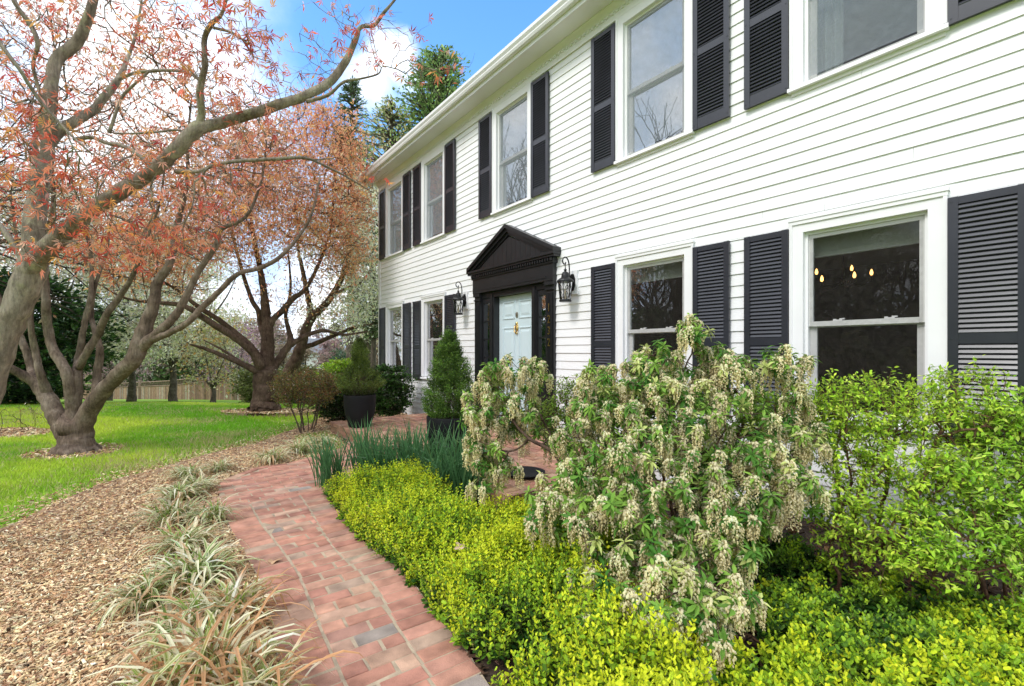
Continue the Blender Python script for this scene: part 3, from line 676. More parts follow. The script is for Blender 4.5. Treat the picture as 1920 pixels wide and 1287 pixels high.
# main strip: courses across the path, a header at each edge
def arclen(l): return np.concatenate([[0], np.cumsum(np.linalg.norm(np.diff(l, axis=0), axis=1))])
def at(l, t):
    s = arclen(l); return np.array([np.interp(t*s[-1], s, l[:, k]) for k in range(2)])
ML = (arclen(LEFT)[-1]+arclen(RIGHT)[-1])/2; ROW = .092; nr = int(ML/ROW)
sL = arclen(LEFT); LR2 = RIGHT[:, :2]; nr = int(sL[-1]/ROW); last = None
def ray_hit(A, u, line):
    best = None
    for p0, p1 in zip(line[:-1], line[1:]):
        e = p1-p0; den = u[0]*(-e[1])+u[1]*e[0]
        if abs(den) < 1e-9: continue
        d = p0-A; k = (d[0]*(-e[1])+d[1]*e[0])/den; m_ = (u[0]*d[1]-u[1]*d[0])/den
        if k > 0 and -1e-6 <= m_ <= 1+1e-6 and (best is None or k < best): best = k
    return best
for r in range(nr):
    s0 = (r+.5)*ROW; A = np.array([np.interp(s0, sL, LEFT[:, k]) for k in range(2)])
    v = nrm(np.array([np.interp(s0+.45, sL, LEFT[:, k])-np.interp(s0-.45, sL, LEFT[:, k]) for k in range(2)])); u = np.array([v[1], -v[0]])
    wd = ray_hit(A, u, LR2)
    if wd is None or wd > 1.6:
        if last is not None: break
        continue
    B = A+u*wd; last = (A+v*ROW*.5, B+v*ROW*.5, s0+ROW*.5); hw = lambda f: ROW/2-.002
    L_ = .20; brick(mb, A+u*(L_/2), u, v, L_/2-.003, hw(.1), .0, bcol()); brick(mb, B-u*(L_/2), u, v, L_/2-.003, hw(.9), .0, bcol())
    x0, x1 = L_+.0052, wd-L_-.0052; off = (.1 if r % 2 else 0)+rng.normal(0, .006); x = x0-off
    while x < x1-.02:
        a, b_ = max(x, x0), min(x+.2, x1)
        if b_-a > .03: brick(mb, A+u*((a+b_)/2), u, v, (b_-a)/2-.0045, hw((a+b_)/2/wd), .0, bcol())
        x += .204
# turn towards the porch: bricks run with the house
z3 = lambda q: np.array([q[0], q[1], 0.0])
restL = LEFT[sL > last[2]]
TURN_POLY = np.vstack([[z3(last[0])], restL, TURN_L[1:], [HW(PORCH_X-.15, PORCH_Y, 0)], [HW(.6, PORCH_Y, 0)], [G(690, 905)], [G(640, 905)], RIGHT[-1:], [z3(last[1])]])
uu, vv = DV[:2], -NV[:2]; o0 = HW(PORCH_X, PORCH_Y, 0)[:2]
cand = []
for a in range(-52, 12):
    for c_ in range(-2, 26):
        p = o0+uu*((a+.5)*.0925)+vv*((c_+.5)*.203+(.1 if a % 2 else 0)-.15); cand.append(p)
cand = np.array(cand); ok = inpoly(cand, TURN_POLY)&(pdist(cand, TURN_L) > .07)
for p in cand[ok]: brick(mb, p, vv, uu, .0975, .042, -.001, bcol())
seam = np.array([z3(last[0]), z3(last[1]), G(597, 912), G(640, 905), G(690, 905)]); ok2 = ~ok&(pdist(cand, seam) < .17)
for p in cand[ok2]: brick(mb, p, vv, uu, .0975, .042, -.0028, bcol())
s_ = arclen(TURN_L)
for k in range(int(s_[-1]/.205)):
    a = np.array([np.interp((k+.5)*.205, s_, TURN_L[:, q]) for q in range(2)]); b_ = np.array([np.interp((k+.5)*.205+.02, s_, TURN_L[:, q]) for q in range(2)]); u = nrm(b_-a); brick(mb, a+np.array([u[1], -u[0]])*.05, u, np.array([-u[1], u[0]]), .098, .044, .0, bcol())
M_brick = attr_mat('red_brick', .85, .45, 140, .32, 9)
path_poly = np.vstack([LEFT, TURN_L[1:], [HW(PORCH_X-.15, PORCH_Y, 0)], [HW(.6, PORCH_Y, 0)], [G(690, 905)], [G(640, 905)], RIGHT[::-1]])
tag(mb.build('brick_path', M_brick, col=True), kind='structure')
mo = MB(); n = min(len(LEFT), len(RIGHT)); V = np.vstack([LEFT[:n], RIGHT[:n]]); V[:, 2] = -.0032; k = np.arange(n-1); mo.add(V, [np.stack([k, k+1, n+k+1, n+k], 1)])
tp = TURN_POLY.copy(); tp[:, 2] = -.0072; mo.add(tp, [np.arange(len(tp))[None]])
M_mortar = simple('sandy_mortar', MORTAR, .95, var=.25, scale=14, bump=.5, bscale=200)
tag(mo.build('path_mortar', M_mortar), kind='structure')
# porch
mb = MB(); mo = MB(); z = PORCH_Z
mo.box(-PORCH_X+.01, PORCH_X-.01, .015, PORCH_Y-.01, -.2, z-.006)
def hb(x, y, a, b, zz, col, ax='x'): brick(mb, HW(x, y, 0), DV[:2] if ax == 'x' else -NV[:2], -NV[:2] if ax == 'x' else DV[:2], a, b, zz, col)
BRP = [(.38, .20, .13), (.41, .225, .15), (.36, .185, .125), (.43, .245, .17)]
pcol = lambda: pick(BRP, 1, .12)[0]
k = 0; y = PORCH_Y-.2-.012
x = -PORCH_X
while x < PORCH_X-.02: hb(x+.046, PORCH_Y-.1, .042, .1, z, pcol()); x += .0925
while y > .05:
    for e in (-1, 1): hb(e*(PORCH_X-.1), y-.046, .1, .042, z, pcol())
    x = -PORCH_X+.21-(.1 if k % 2 else 0)
    while x < PORCH_X-.21:
        a, b_ = max(x, -PORCH_X+.21), min(x+.2, PORCH_X-.21)
        if b_-a > .03: hb((a+b_)/2, y-.046, (b_-a)/2-.004, .042, z, pcol())
        x += .204
    y -= .0925; k += 1
tag(mb.build('brick_porch', M_brick, col=True), kind='structure')
rb = MB()                                            # riser bricks on the two visible sides
for zz in (-.03, .036, .102):
    off = .1 if abs(zz-.036) < .01 else 0; x = -PORCH_X-off
    while x < PORCH_X: 
        a, b_ = max(x, -PORCH_X), min(x+.2, PORCH_X); rb.box(a+.004, b_-.004, PORCH_Y-.01, PORCH_Y-.001, zz, zz+.056, pcol()); x += .204
    y = .02-off
    while y < PORCH_Y:
        a, b_ = max(y, .02), min(y+.2, PORCH_Y-.01); rb.box(PORCH_X-.01, PORCH_X-.001, a+.004, max(b_-.004, a+.005), zz, zz+.056, pcol()); rb.box(-PORCH_X+.001, -PORCH_X+.01, a+.004, max(b_-.004, a+.005), zz, zz+.056, pcol()); y += .204
for nm, g, mm, cc_ in (('porch_riser', rb, M_brick, True), ('porch_base', mo, M_mortar, False)):
    o = g.build(nm, mm, col=cc_); o.location = house.location; o.rotation_euler = house.rotation_euler; tag(o, kind='structure')
# mulch beds
BED_L = np.array([G(*p) for p in [(-900, 1340), (-420, 1130), (-180, 1050), (0, 985), (100, 940), (200, 900), (290, 876), (400, 846), (470, 832), (540, 806), (620, 782), (665, 766)]])
BED_L = smooth_poly(BED_L, 5)
wob = (vnoise(BED_L, 1.7, 5)-.5)*.35; BED_L[:, 1] += wob
mulch_poly = np.vstack([BED_L, [HW(PORCH_X+.1, 1.2, 0)], [HW(PORCH_X+.02, PORCH_Y, 0)], TURN_L[::-1], LEFT[::-1][1:]])
def sheet(name, poly, z, mat, follow=False):
    p = np.asarray(poly).copy(); p[:, 2] = z if not follow else gz(p[:, 0], p[:, 1])+.007
    return tag(link(name, mesh_data(name, p, [np.arange(len(p))[None]], mat)), kind='structure')
M_mulch = simple('mulch_base', (.30, .19, .115), .95, var=.55, scale=24, bump=.6, bscale=90)
sheet('mulch_bed', mulch_poly, -.022, M_mulch)
M_soil = simple('dark_mulch', (.055, .034, .022), .95, var=.5, scale=22, bump=.6, bscale=90)
bed2 = np.vstack([RIGHT, [G(640, 905)], [G(690, 905)], [HW(.6, PORCH_Y, 0)], [HW(-PORCH_X, PORCH_Y, 0)], [HW(-PORCH_X, .0, 0)], [HW(-XE-3, 0, 0)], [HW(-XE-3, 6, 0)]])
sheet('garden_bed', bed2, -.021, M_soil)
side_bed = np.array([HW(PORCH_X, PORCH_Y-.1, 0), HW(PORCH_X, 0, 0), HW(XE+.5, 0, 0), HW(XE+.5, 1.1, 0), HW(4.4, 1.6, 0), HW(3.2, 2.1, 0)])
sheet('side_bed', side_bed, -.0225, M_mulch)
far_mulch = np.array([G(x_, y_) for x_, y_ in ((-60, 822), (20, 822), (90, 816), (104, 806), (60, 801), (-60, 804))]); sheet('far_mulch', far_mulch, -.019, M_mulch)
tr = np.array([(math.cos(a)*.55-5.92, math.sin(a)*.5+6.15, 0) for a in np.linspace(0, 6.28, 20)[:-1]]); sheet('tree_mulch', tr, -.0185, M_mulch)
ring3 = np.array([(math.cos(a)*1.2-5.4, math.sin(a)*.45+10.3, 0) for a in np.linspace(0, 6.28, 24)[:-1]]); sheet('ring_mulch', ring3, -.0175, M_mulch, True)
# wood chips
def chips(name, pos, pal, wts, lo=.012, hi=.05, zs=.004, jit=.25, mat=None):
    m = len(pos); dv = rdir(m); dv[:, 2] *= .25; dv = nrm(dv); nv = rdir(m, 2.2); ln = rng.uniform(lo, hi, m); wd = rng.uniform(.12, .38, m)
    x = nrm(np.cross(dv, nv)); zv = np.cross(x, dv); h = .0025+rng.random(m)*.004; ctr = pos+np.array([0, 0, 1])*(rng.random(m)*.016+zs)[:, None]
    V = []
    for sx, sy, sz in ((-1,-1,0),(1,-1,0),(.7,1,0),(-.8,1,0),(-.7,-.9,1),(.8,-.8,1),(.5,.9,1),(-.6,.8,1)):
        V.append(ctr+x*(sx*ln*wd*.5)[:, None]+dv*(sy*ln*.5)[:, None]+zv*(sz*h)[:, None])
    V = np.stack(V, 1).reshape(-1, 3); f = np.array([(0,1,5,4),(1,2,6,5),(2,3,7,6),(3,0,4,7),(4,5,6,7)])
    Fq = (f[None]+(np.arange(m)*8)[:, None, None]).reshape(-1, 4)
    C = np.repeat(pick(pal, m, jit, wts)[:, None], 8, 1).reshape(-1, 3)
    return tag(link(name, mesh_data(name, V, [Fq], mat or M_chip, C)), kind='stuff')
M_chip = attr_mat('wood_chip', .85, 0, 80, .15, 40, .2)
def scatter(poly, n, z=-.018):
    p = np.asarray(poly)[:, :2]; lo, hi = p.min(0), p.max(0); out = np.zeros((0, 2))
    q = lo+rng.random((n*4, 2))*(hi-lo); q = q[inpoly(q, p)][:n]
    return np.column_stack([q, np.full(len(q), z)])
CH_P = [(.72, .55, .33), (.64, .44, .25), (.50, .315, .165), (.36, .20, .105), (.84, .70, .46), (.19, .105, .058)]
def near_scatter(poly, n, ymin=1.2, pw=1.6):
    """denser near the camera"""
    p = np.asarray(poly)[:, :2]; lo, hi = p.min(0).copy(), p.max(0); lo[1] = max(lo[1], ymin)
    q = lo+rng.random((n*14, 2))*(hi-lo); q = q[inpoly(q, p)]
    vis = np.abs(q[:, 0]/np.maximum(q[:, 1], .1)) < 1.45
    q = q[vis]; pr = (1.5/np.maximum(q[:, 1], 1.5))**pw; q = q[rng.random(len(q)) < pr/pr.max()][:n]
    return np.column_stack([q, np.full(len(q), -.018)])
pp = near_scatter(mulch_poly, 68000)
fade = np.clip(pdist(pp, BED_L)/.35, .12, 1); pp = pp[rng.random(len(pp)) < fade]
chips('wood_chips', pp, CH_P, [.26, .22, .18, .13, .14, .07], .008, .036)
edge_p = BED_L[rng.integers(0, len(BED_L), 2600)]+rng.normal(0, .14, (2600, 3))*np.array([1, 1, 0]); edge_p[:, 2] = -.012
edge_p = edge_p[(edge_p[:, 1] > 1.2)]; chips('stray_chips', edge_p, CH_P, None, .01, .035, .01)
fm = np.vstack([scatter(far_mulch, 1500), scatter(ring3, 1500), scatter(side_bed, 2500), scatter(tr, 500)]); chips('bed_chips', fm, CH_P, None, .03, .08)
pp = near_scatter(bed2, 9000, pw=.8); chips('dark_chips', pp, [(.09, .05, .03), (.14, .075, .045), (.05, .03, .02), (.2, .12, .08)], None, .015, .06)
# grass
def grass(n):
    q = np.column_stack([rng.uniform(-16, 1.5, n*8), rng.uniform(2.2, 15.5, n*8)]); q = q[(np.abs(q[:, 0]/q[:, 1]) < 1.25)]
    pr = (4.0/np.maximum(q[:, 1], 4))**1.2; q = q[rng.random(len(q)) < pr]
    h, o = hlocal(np.column_stack([q, np.zeros(len(q))]))
    bad = inpoly(q, mulch_poly)|inpoly(q, path_poly)|inpoly(q, side_bed)|((o < 1.3)&(h > -6))|inpoly(q, far_mulch)|((h > -9)&(h < PORCH_X+.1)&(o < 2.1))
    d3 = np.hypot((q[:, 0]+5.4)/1.2, (q[:, 1]-10.3)/.45) < 1; d2 = np.hypot((q[:, 0]+5.92)/.55, (q[:, 1]-6.15)/.5) < 1
    bad |= (d3|d2)&(rng.random(len(q)) < .9)
    q = q[~bad]; dl = pdist(q, BED_L); thin = np.clip(dl/.8, .25, 1)
    nn = vnoise(q, .9, 11)*.6+vnoise(q, 2.7, 12)*.4
    bare = np.clip((q[:, 1]-5.0)/.8, 0, 1)*np.clip((7.2-q[:, 1])/.8, 0, 1)*np.clip((q[:, 0]+5.2)/1, 0, 1)    # worn strip beyond the bed
    q_keep = rng.random(len(q)) < thin*np.clip(1.25-nn*.75, .2, 1)*(1-.35*bare); q = q[q_keep][:n]; nn = nn[q_keep][:n]; bare = bare[q_keep][:n]
    m = len(q); z = gz(q[:, 0], q[:, 1]); dist = q[:, 1]
    hgt = rng.uniform(.03, .065, m)*(1+.04*dist)*(1.2-.5*nn); wd = (.0025+.0011*dist)*rng.uniform(.7, 1.3, m)
    az = rng.uniform(0, 2*math.pi, m); ln = rng.normal(0, .45, (m, 2))*hgt[:, None]
    sx = np.stack([np.cos(az), np.sin(az), 0*az], -1); b = np.column_stack([q, z-.005])
    V = np.stack([b-sx*wd[:, None], b+sx*wd[:, None], b+np.column_stack([ln, hgt])], 1).reshape(-1, 3)
    c0 = np.array([.22, .48, .035]); c1 = np.array([.60, .72, .09]); c2 = np.array([.56, .50, .24])
    w1 = np.clip((vnoise(q, .7, 3)*.7+vnoise(q, 3.1, 4)*.3-.3)*2.2, 0, 1)[:, None]; cc = c0*(1-w1)+c1*w1
    dry = (rng.random(m) < .05+.5*np.clip(vnoise(q, 1.3, 9)-.5, 0, 1)*2+.4*bare+.25*np.clip(1-pdist(q, BED_L)/1.2, 0, 1))[:, None]; cc = np.where(dry, c2, cc)*rng.uniform(.75, 1.25, (m, 1))
    C = np.repeat(cc[:, None], 3, 1).reshape(-1, 3)
    return tag(link('grass', mesh_data('grass', V, [np.arange(3*m).reshape(-1, 3)], leaf_mat('grass_blade', .4, .01), C)), kind='stuff')
grass(230000)
# ------------------------------------------------------------------ growing branches
def colonize(starts, attr, step, infl, kill, iters=90, jit=.25, up=0.0, maxn=9000, seed=1, sdir=None):
    r = np.random.default_rng(seed); nodes = [np.asarray(starts, float)]; par = [np.full(len(starts), -1)]
    allN = nodes[0]; A = np.asarray(attr, float); n_s = len(allN)
    def dist(Nn): return np.linalg.norm(A[:, None]-Nn[None], axis=2)
    near = np.zeros(len(A), int); dmin = np.full(len(A), 1e9)
    for k in range(0, n_s, 200):
        d = dist(allN[k:k+200]); i = d.argmin(1); dd = d[np.arange(len(A)), i]; u = dd < dmin; near[u] = i[u]+k; dmin[u] = dd[u]
    P_ = [*par[0]]; pos = [*allN]; nchild = {}
    for it in range(iters):
        act = dmin < infl
        if not act.any():
            act = dmin < dmin.min()*1.15
        idx = near[act]; u, inv = np.unique(idx, return_inverse=True)
        S = np.zeros((len(u), 3)); pa = np.array([pos[q] for q in u])
        np.add.at(S, inv, nrm(A[act]-pa[inv])); S = nrm(nrm(S)+r.normal(0, jit, S.shape)+np.array([0, 0, up]))
        new = pa+S*step; keep = np.array([nchild.get(q, 0) < 4 for q in u])
        if not keep.any(): break
        new = new[keep]; u = u[keep]; base = len(pos)
        for q, v in zip(u, new): nchild[q] = nchild.get(q, 0)+1; pos.append(v); P_.append(q)
        d = dist(new); i = d.argmin(1); dd = d[np.arange(len(A)), i]; b = dd < dmin; near[b] = i[b]+base; dmin[b] = dd[b]
        al = dmin > kill; A = A[al]; near = near[al]; dmin = dmin[al]
        if len(A) == 0 or len(pos) > maxn: break
    return np.array(pos), np.array(P_)
def radii(P_, rtip, expo=2.2, cap=None):
    r = np.full(len(P_), 0.0); cnt = np.zeros(len(P_))
    for i in range(len(P_)-1, -1, -1):
        if r[i] == 0: r[i] = rtip**expo
        p = P_[i]
        if p >= 0: r[p] += r[i]; cnt[p] += 1
    return r**(1/expo), cnt == 0
def blob_pts(blobs, n, seed=0, shell=.0):
    """blobs: (px x, px y, Y, rx px, ry px, rY m, weight)"""
    r = np.random.default_rng(seed); out = []; wt = np.array([b[6] for b in blobs], float); wt /= wt.sum()
    for b, q in zip(blobs, wt):
        m = int(n*q)+1; v = r.normal(size=(m, 3)); v = nrm(v)*(shell+(1-shell)*r.random((m, 1))**(1/3))
        c = P(b[0], b[1], b[2]); s = b[2]/F; out.append(c+v*np.array([b[3]*s, b[5], b[4]*s]))
    return np.vstack(out)
def twiglets(pos, dirs, per, ln, rg, up=.25, spread=.7, flat=1.0):
    """short side shoots off grown nodes"""
    A = np.repeat(pos, per, 0); d = nrm(np.repeat(dirs, per, 0)*.7+rg.normal(0, spread, (len(A), 3))*np.array([1, 1, flat])+np.array([0, 0, up])); l = ln*rg.uniform(.45, 1.25, (len(A), 1))
    M = A+d*l*.5; d2 = nrm(d+rg.normal(0, .25, d.shape)); return A, M, M+d2*l*.5, d2
def limb_curve(l, per=5):
    q = smooth_poly(np.array([[*P(x, y, Y), w_*Y/F/2] for x, y, Y, w_ in l]), per); return q[:, :3], np.maximum(q[:, 3]/np.sqrt(1+(q[:, 0]/q[:, 1])**2)**.9, .003)
def make_tree(name, label, cat, group, base, limbs, blobs, n_attr, step, infl, kill, bark, leafm, leaf, pal, wts, lsize, lpn, seed, rtip=.004,
              leaf_filter=None, droop=.0, iters=90, jit=.22, up=.0, sides=10, nflat=.5, rcap=.03, tuft=.1, crown='crown', start_from=.35, leaf_rmax=3.2, maxn=9000, tw=(3, .3), tw_up=.25, tw_flat=1.0, tw_r=None, lvar=(.6, 1.3)):
    root = empty(name, tuple(base), label, cat, group); base = np.asarray(base, float)
    tb = MB(); st = []
    rg = np.random.default_rng(seed)
    for l in limbs:
        c, r = limb_curve(l); rr = r*(1+rg.normal(0, .03, len(r))); c = c+rg.normal(0, .05, c.shape)*r[:, None]
        tb.tube(c-base, rr, sides if r.max() > .03 else 6)
        st.append(c[int(len(c)*start_from):])
    tb.build('trunk', bark, root, smooth=True)
    starts = np.vstack(st); A = blob_pts(blobs, n_attr, seed)
    pos, P_ = colonize(starts, A, step, infl, kill, iters, jit, up, seed=seed, maxn=maxn)
    r, tip = radii(P_, rtip); r = np.minimum(r, rcap)
    k = np.where(P_ >= 0)[0]; V, Fq = edges_mesh(pos[P_[k]]-base, pos[k]-base, np.minimum(r[P_[k]], r[k]*1.6), r[k], 4)
    cand = k[r[k] < rtip*leaf_rmax]; A_, M_, B_, d_ = twiglets(pos[cand], nrm(pos[cand]-pos[P_[cand]]), tw[0], tw[1], rg, tw_up, flat=tw_flat)
    tr_ = tw_r or rtip*.55; V1, F1 = edges_mesh(np.vstack([A_, M_])-base, np.vstack([M_, B_])-base, np.repeat([tr_, tr_*.75], len(A_)), np.repeat([tr_*.75, tr_*.4], len(A_)), 3)
    link('twigs', mesh_data('twigs', np.vstack([V, V1]), [Fq, F1+len(V)], bark, smooth=True), root)
    f = rg.random((len(A_)*lpn, 1))**.8; cp = np.repeat(A_, lpn, 0)*(1-f)+np.repeat(B_, lpn, 0)*f; m = len(cp)
    cp = cp+rg.normal(0, tuft, (m, 3))
    if leaf_filter is not None: cp = cp[leaf_filter(cp)]; m = len(cp)
    dv = rdir(m, -droop); nv = rdir(m, 1.5*nflat); s = lsize*rng.uniform(.6, 1.3, m)
    V, Fq, C = inst(leaf[0], leaf[1], cp-base, dv, nv, s, pick(pal, m, .18, wts))
    link(crown, mesh_data(crown, V, [Fq], leafm, C), root); print(name, label[:30], 'nodes', len(pos), 'leaves', m)
    return root

M_bark1 = bark_mat('pale_maple_bark', (.15, .115, .085), (.28, .23, .175), (.42, .365, .29), 4.0, (.34, .31, .2))
M_bark2 = bark_mat('brown_maple_bark', (.09, .062, .045), (.19, .137, .10), (.31, .245, .19), 4.5)
M_bark3 = bark_mat('reddish_bark', (.06, .036, .025), (.12, .076, .053), (.20, .135, .098), 6.0)
M_barkG = bark_mat('grey_bark', (.07, .055, .045), (.13, .105, .085), (.2, .17, .14), 6.0)
M_leaf = leaf_mat('maple_leaf', .5, .015)
RED = [(.66, .13, .09), (.78, .24, .14), (.84, .36, .22), (.48, .07, .07), (.82, .44, .14), (.84, .50, .40)]
ORG = [(.84, .40, .20), (.89, .50, .28), (.78, .29, .16), (.91, .60, .38), (.78, .44, .15), (.82, .27, .18)]

# ---- near maple, trunk leaning in from the left edge
Yt = 3.0
T1 = [
 [(-172, 1046, Yt, 92), (-140, 1000, Yt, 76), (-100, 925, Yt, 68), (-52, 820, Yt, 64), (-16, 710, Yt, 62), (18, 610, Yt, 62), (45, 545, Yt, 63), (62, 495, Yt, 62)],
 [(58, 505, Yt, 52), (62, 440, Yt, 46), (72, 360, Yt+.05, 42), (84, 270, Yt+.1, 40), (93, 190, Yt+.1, 30), (104, 118, Yt+.15, 26), (145, 78, Yt+.2, 24), (168, 25, Yt+.2, 20), (182, -30, Yt+.2, 16), (190, -120, Yt+.2, 9)],
 [(82, 285, Yt+.1, 26), (108, 250, Yt+.15, 24), (140, 228, Yt+.2, 22), (176, 206, Yt+.3, 20), (200, 178, Yt+.35, 17), (221, 150, Yt+.4, 14), (236, 118, Yt+.5, 9), (256, 60, Yt+.55, 6), (270, -30, Yt+.6, 4)],
 [(52, 515, Yt, 50), (92, 465, Yt-.05, 44), (157, 405, Yt-.1, 37), (217, 365, Yt-.1, 34), (277, 328, Yt-.1, 30), (330, 284, Yt-.1, 30), (367, 243, Yt-.1, 30), (397, 236, Yt-.05, 24), (450, 221, Yt, 22), (506, 202, Yt+.05, 20), (562, 184, Yt+.1, 18), (615, 157, Yt+.15, 16), (645, 120, Yt+.2, 14), (664, 82, Yt+.2, 11), (676, 52, Yt+.2, 8), (701, 48, Yt+.25, 7), (718, 26, Yt+.25, 6), (745, -6, Yt+.25, 4), (775, -50, Yt+.3, 2.5)],
 [(372, 240, Yt-.1, 17), (378, 210, Yt-.1, 15), (375, 169, Yt-.15, 14), (384, 124, Yt-.2, 12), (383, 75, Yt-.2, 11), (397, 45, Yt-.25, 10), (416, 26, Yt-.25, 7), (430, -20, Yt-.3, 5), (450, -80, Yt-.3, 3)],
 [(399, 52, Yt-.25, 6), (430, 60, Yt-.2, 5), (452, 72, Yt-.2, 4), (470, 100, Yt-.2, 2.5)],
 [(574, 191, Yt+.1, 8), (600, 184, Yt+.1, 7), (619, 176, Yt+.05, 6.5), (645, 154, Yt, 5.5), (676, 148, Yt, 4), (709, 139, Yt-.05, 3), (718, 125, Yt-.1, 1.6), (745, 130, Yt-.1, 1)],
 [(330, 322, Yt-.1, 11), (352, 322, Yt-.15, 9), (376, 321, Yt-.2, 8.5), (405, 309, Yt-.2, 8), (450, 302, Yt-.2, 7.5), (525, 298, Yt-.15, 7), (574, 297, Yt-.1, 5.5), (615, 314, Yt, 4.5), (652, 333, Yt+.1, 3.5), (680, 350, Yt+.2, 2.5), (700, 362, Yt+.3, 1.2)],
 [(574, 297, Yt-.1, 4), (595, 300, Yt-.1, 3), (625, 297, Yt-.1, 1.5)],
 [(292, 318, Yt-.1, 12), (262, 292, Yt-.05, 10), (228, 273, Yt, 10), (202, 269, Yt+.05, 10), (172, 258, Yt+.1, 10), (140, 262, Yt+.2, 10)],
 [(-30, 30, 2.2, 12), (0, 81, 2.2, 10), (37, 131, 2.2, 9), (71, 184, 2.25, 8), (124, 244, 2.3, 6), (160, 278, 2.3, 4), (187, 300, 2.35, 2)],
 [(124, 244, 2.3, 4), (135, 272, 2.3, 3), (160, 310, 2.3, 2), (170, 330, 2.3, 1)],
 [(20, -40, Yt, 10), (28, 5, Yt, 11), (56, 45, Yt, 11), (71, 82, Yt, 10), (62, 122, Yt+.05, 8), (72, 165, Yt+.1, 8), (88, 215, Yt+.1, 8)],
 [(46, 490, Yt, 18), (30, 465, Yt, 15), (0, 424, Yt, 13), (-50, 370, Yt, 9), (-90, 300, Yt, 5)],
 [(355, 250, Yt-.1, 6), (330, 244, Yt+.05, 5), (290, 248, Yt+.1, 4.5), (215, 250, Yt+.2, 4), (190, 232, Yt+.25, 3)],
 [(205, 250, Yt+.2, 8), (218, 210, Yt+.2, 7), (232, 178, Yt+.2, 6.5), (262, 150, Yt+.15, 5.5), (280, 134, Yt+.1, 5)],
 [(221, 150, Yt+.4, 8), (250, 138, Yt+.35, 7), (290, 133, Yt+.3, 7), (335, 133, Yt+.2, 6.5), (365, 144, Yt+.1, 5), (378, 160, Yt, 4)],
]
B1 = [(310, 60, 2.7, 60, 55, .3, .9), (430, 40, 2.65, 75, 50, .3, 1.3), (470, 90, 2.7, 45, 60, .25, .8), (430, 150, 2.75, 60, 25, .25, .4), (210, 430, 2.85, 120, 45, .3, 1.0), (380, 370, 2.8, 70, 40, .3, .7), (250, 290, 2.75, 60, 30, .2, .4),
      (80, 350, 2.7, 90, 60, .4, .8), (40, 200, 2.9, 80, 90, .4, .35), (180, 60, 3.3, 120, 80, .5, .22), (80, 30, 3.1, 100, 60, .4, .2), (300, 170, 3.2, 100, 60, .4, .22), (140, 470, 2.8, 120, 40, .3, .8), (300, 450, 2.9, 100, 45, .3, .7),
      (640, 60, 3.1, 110, 60, .3, .35), (830, 140, 3.0, 60, 50, .2, .18), (700, 320, 3.3, 30, 40, .2, .18), (560, 110, 3.2, 60, 70, .2, .3), (480, 250, 3.0, 60, 40, .3, .3), (720, 90, 3.1, 90, 60, .2, .2)]
def f1(p):
    x, y = px(p); sparse = (x > 520)
    clear = (p[:, 1] < .5)|((np.abs(x-385) < 26)&(y > 40)&(y < 235)&(rng.random(len(p)) < .7))
    return ~clear&(~sparse|(rng.random(len(p)) < .45))&(x < 900)
make_tree('maple_tree', 'pale-barked maple leaning in from the left edge, its long limb reaching towards the house', 'tree', None,
          G(-172, 1046, -.03), T1, B1, 950, .055, .6, .09, M_bark1, M_leaf, LOBED, RED, [.22, .28, .22, .05, .14, .09], .055, 2, 11, lvar=(.25, 1.1), tw=(1, .14), tw_up=-.05, rtip=.0022, leaf_filter=f1, droop=.9, tuft=.035, sides=14, rcap=.012, start_from=.25, nflat=.4, leaf_rmax=2.2, jit=.32)

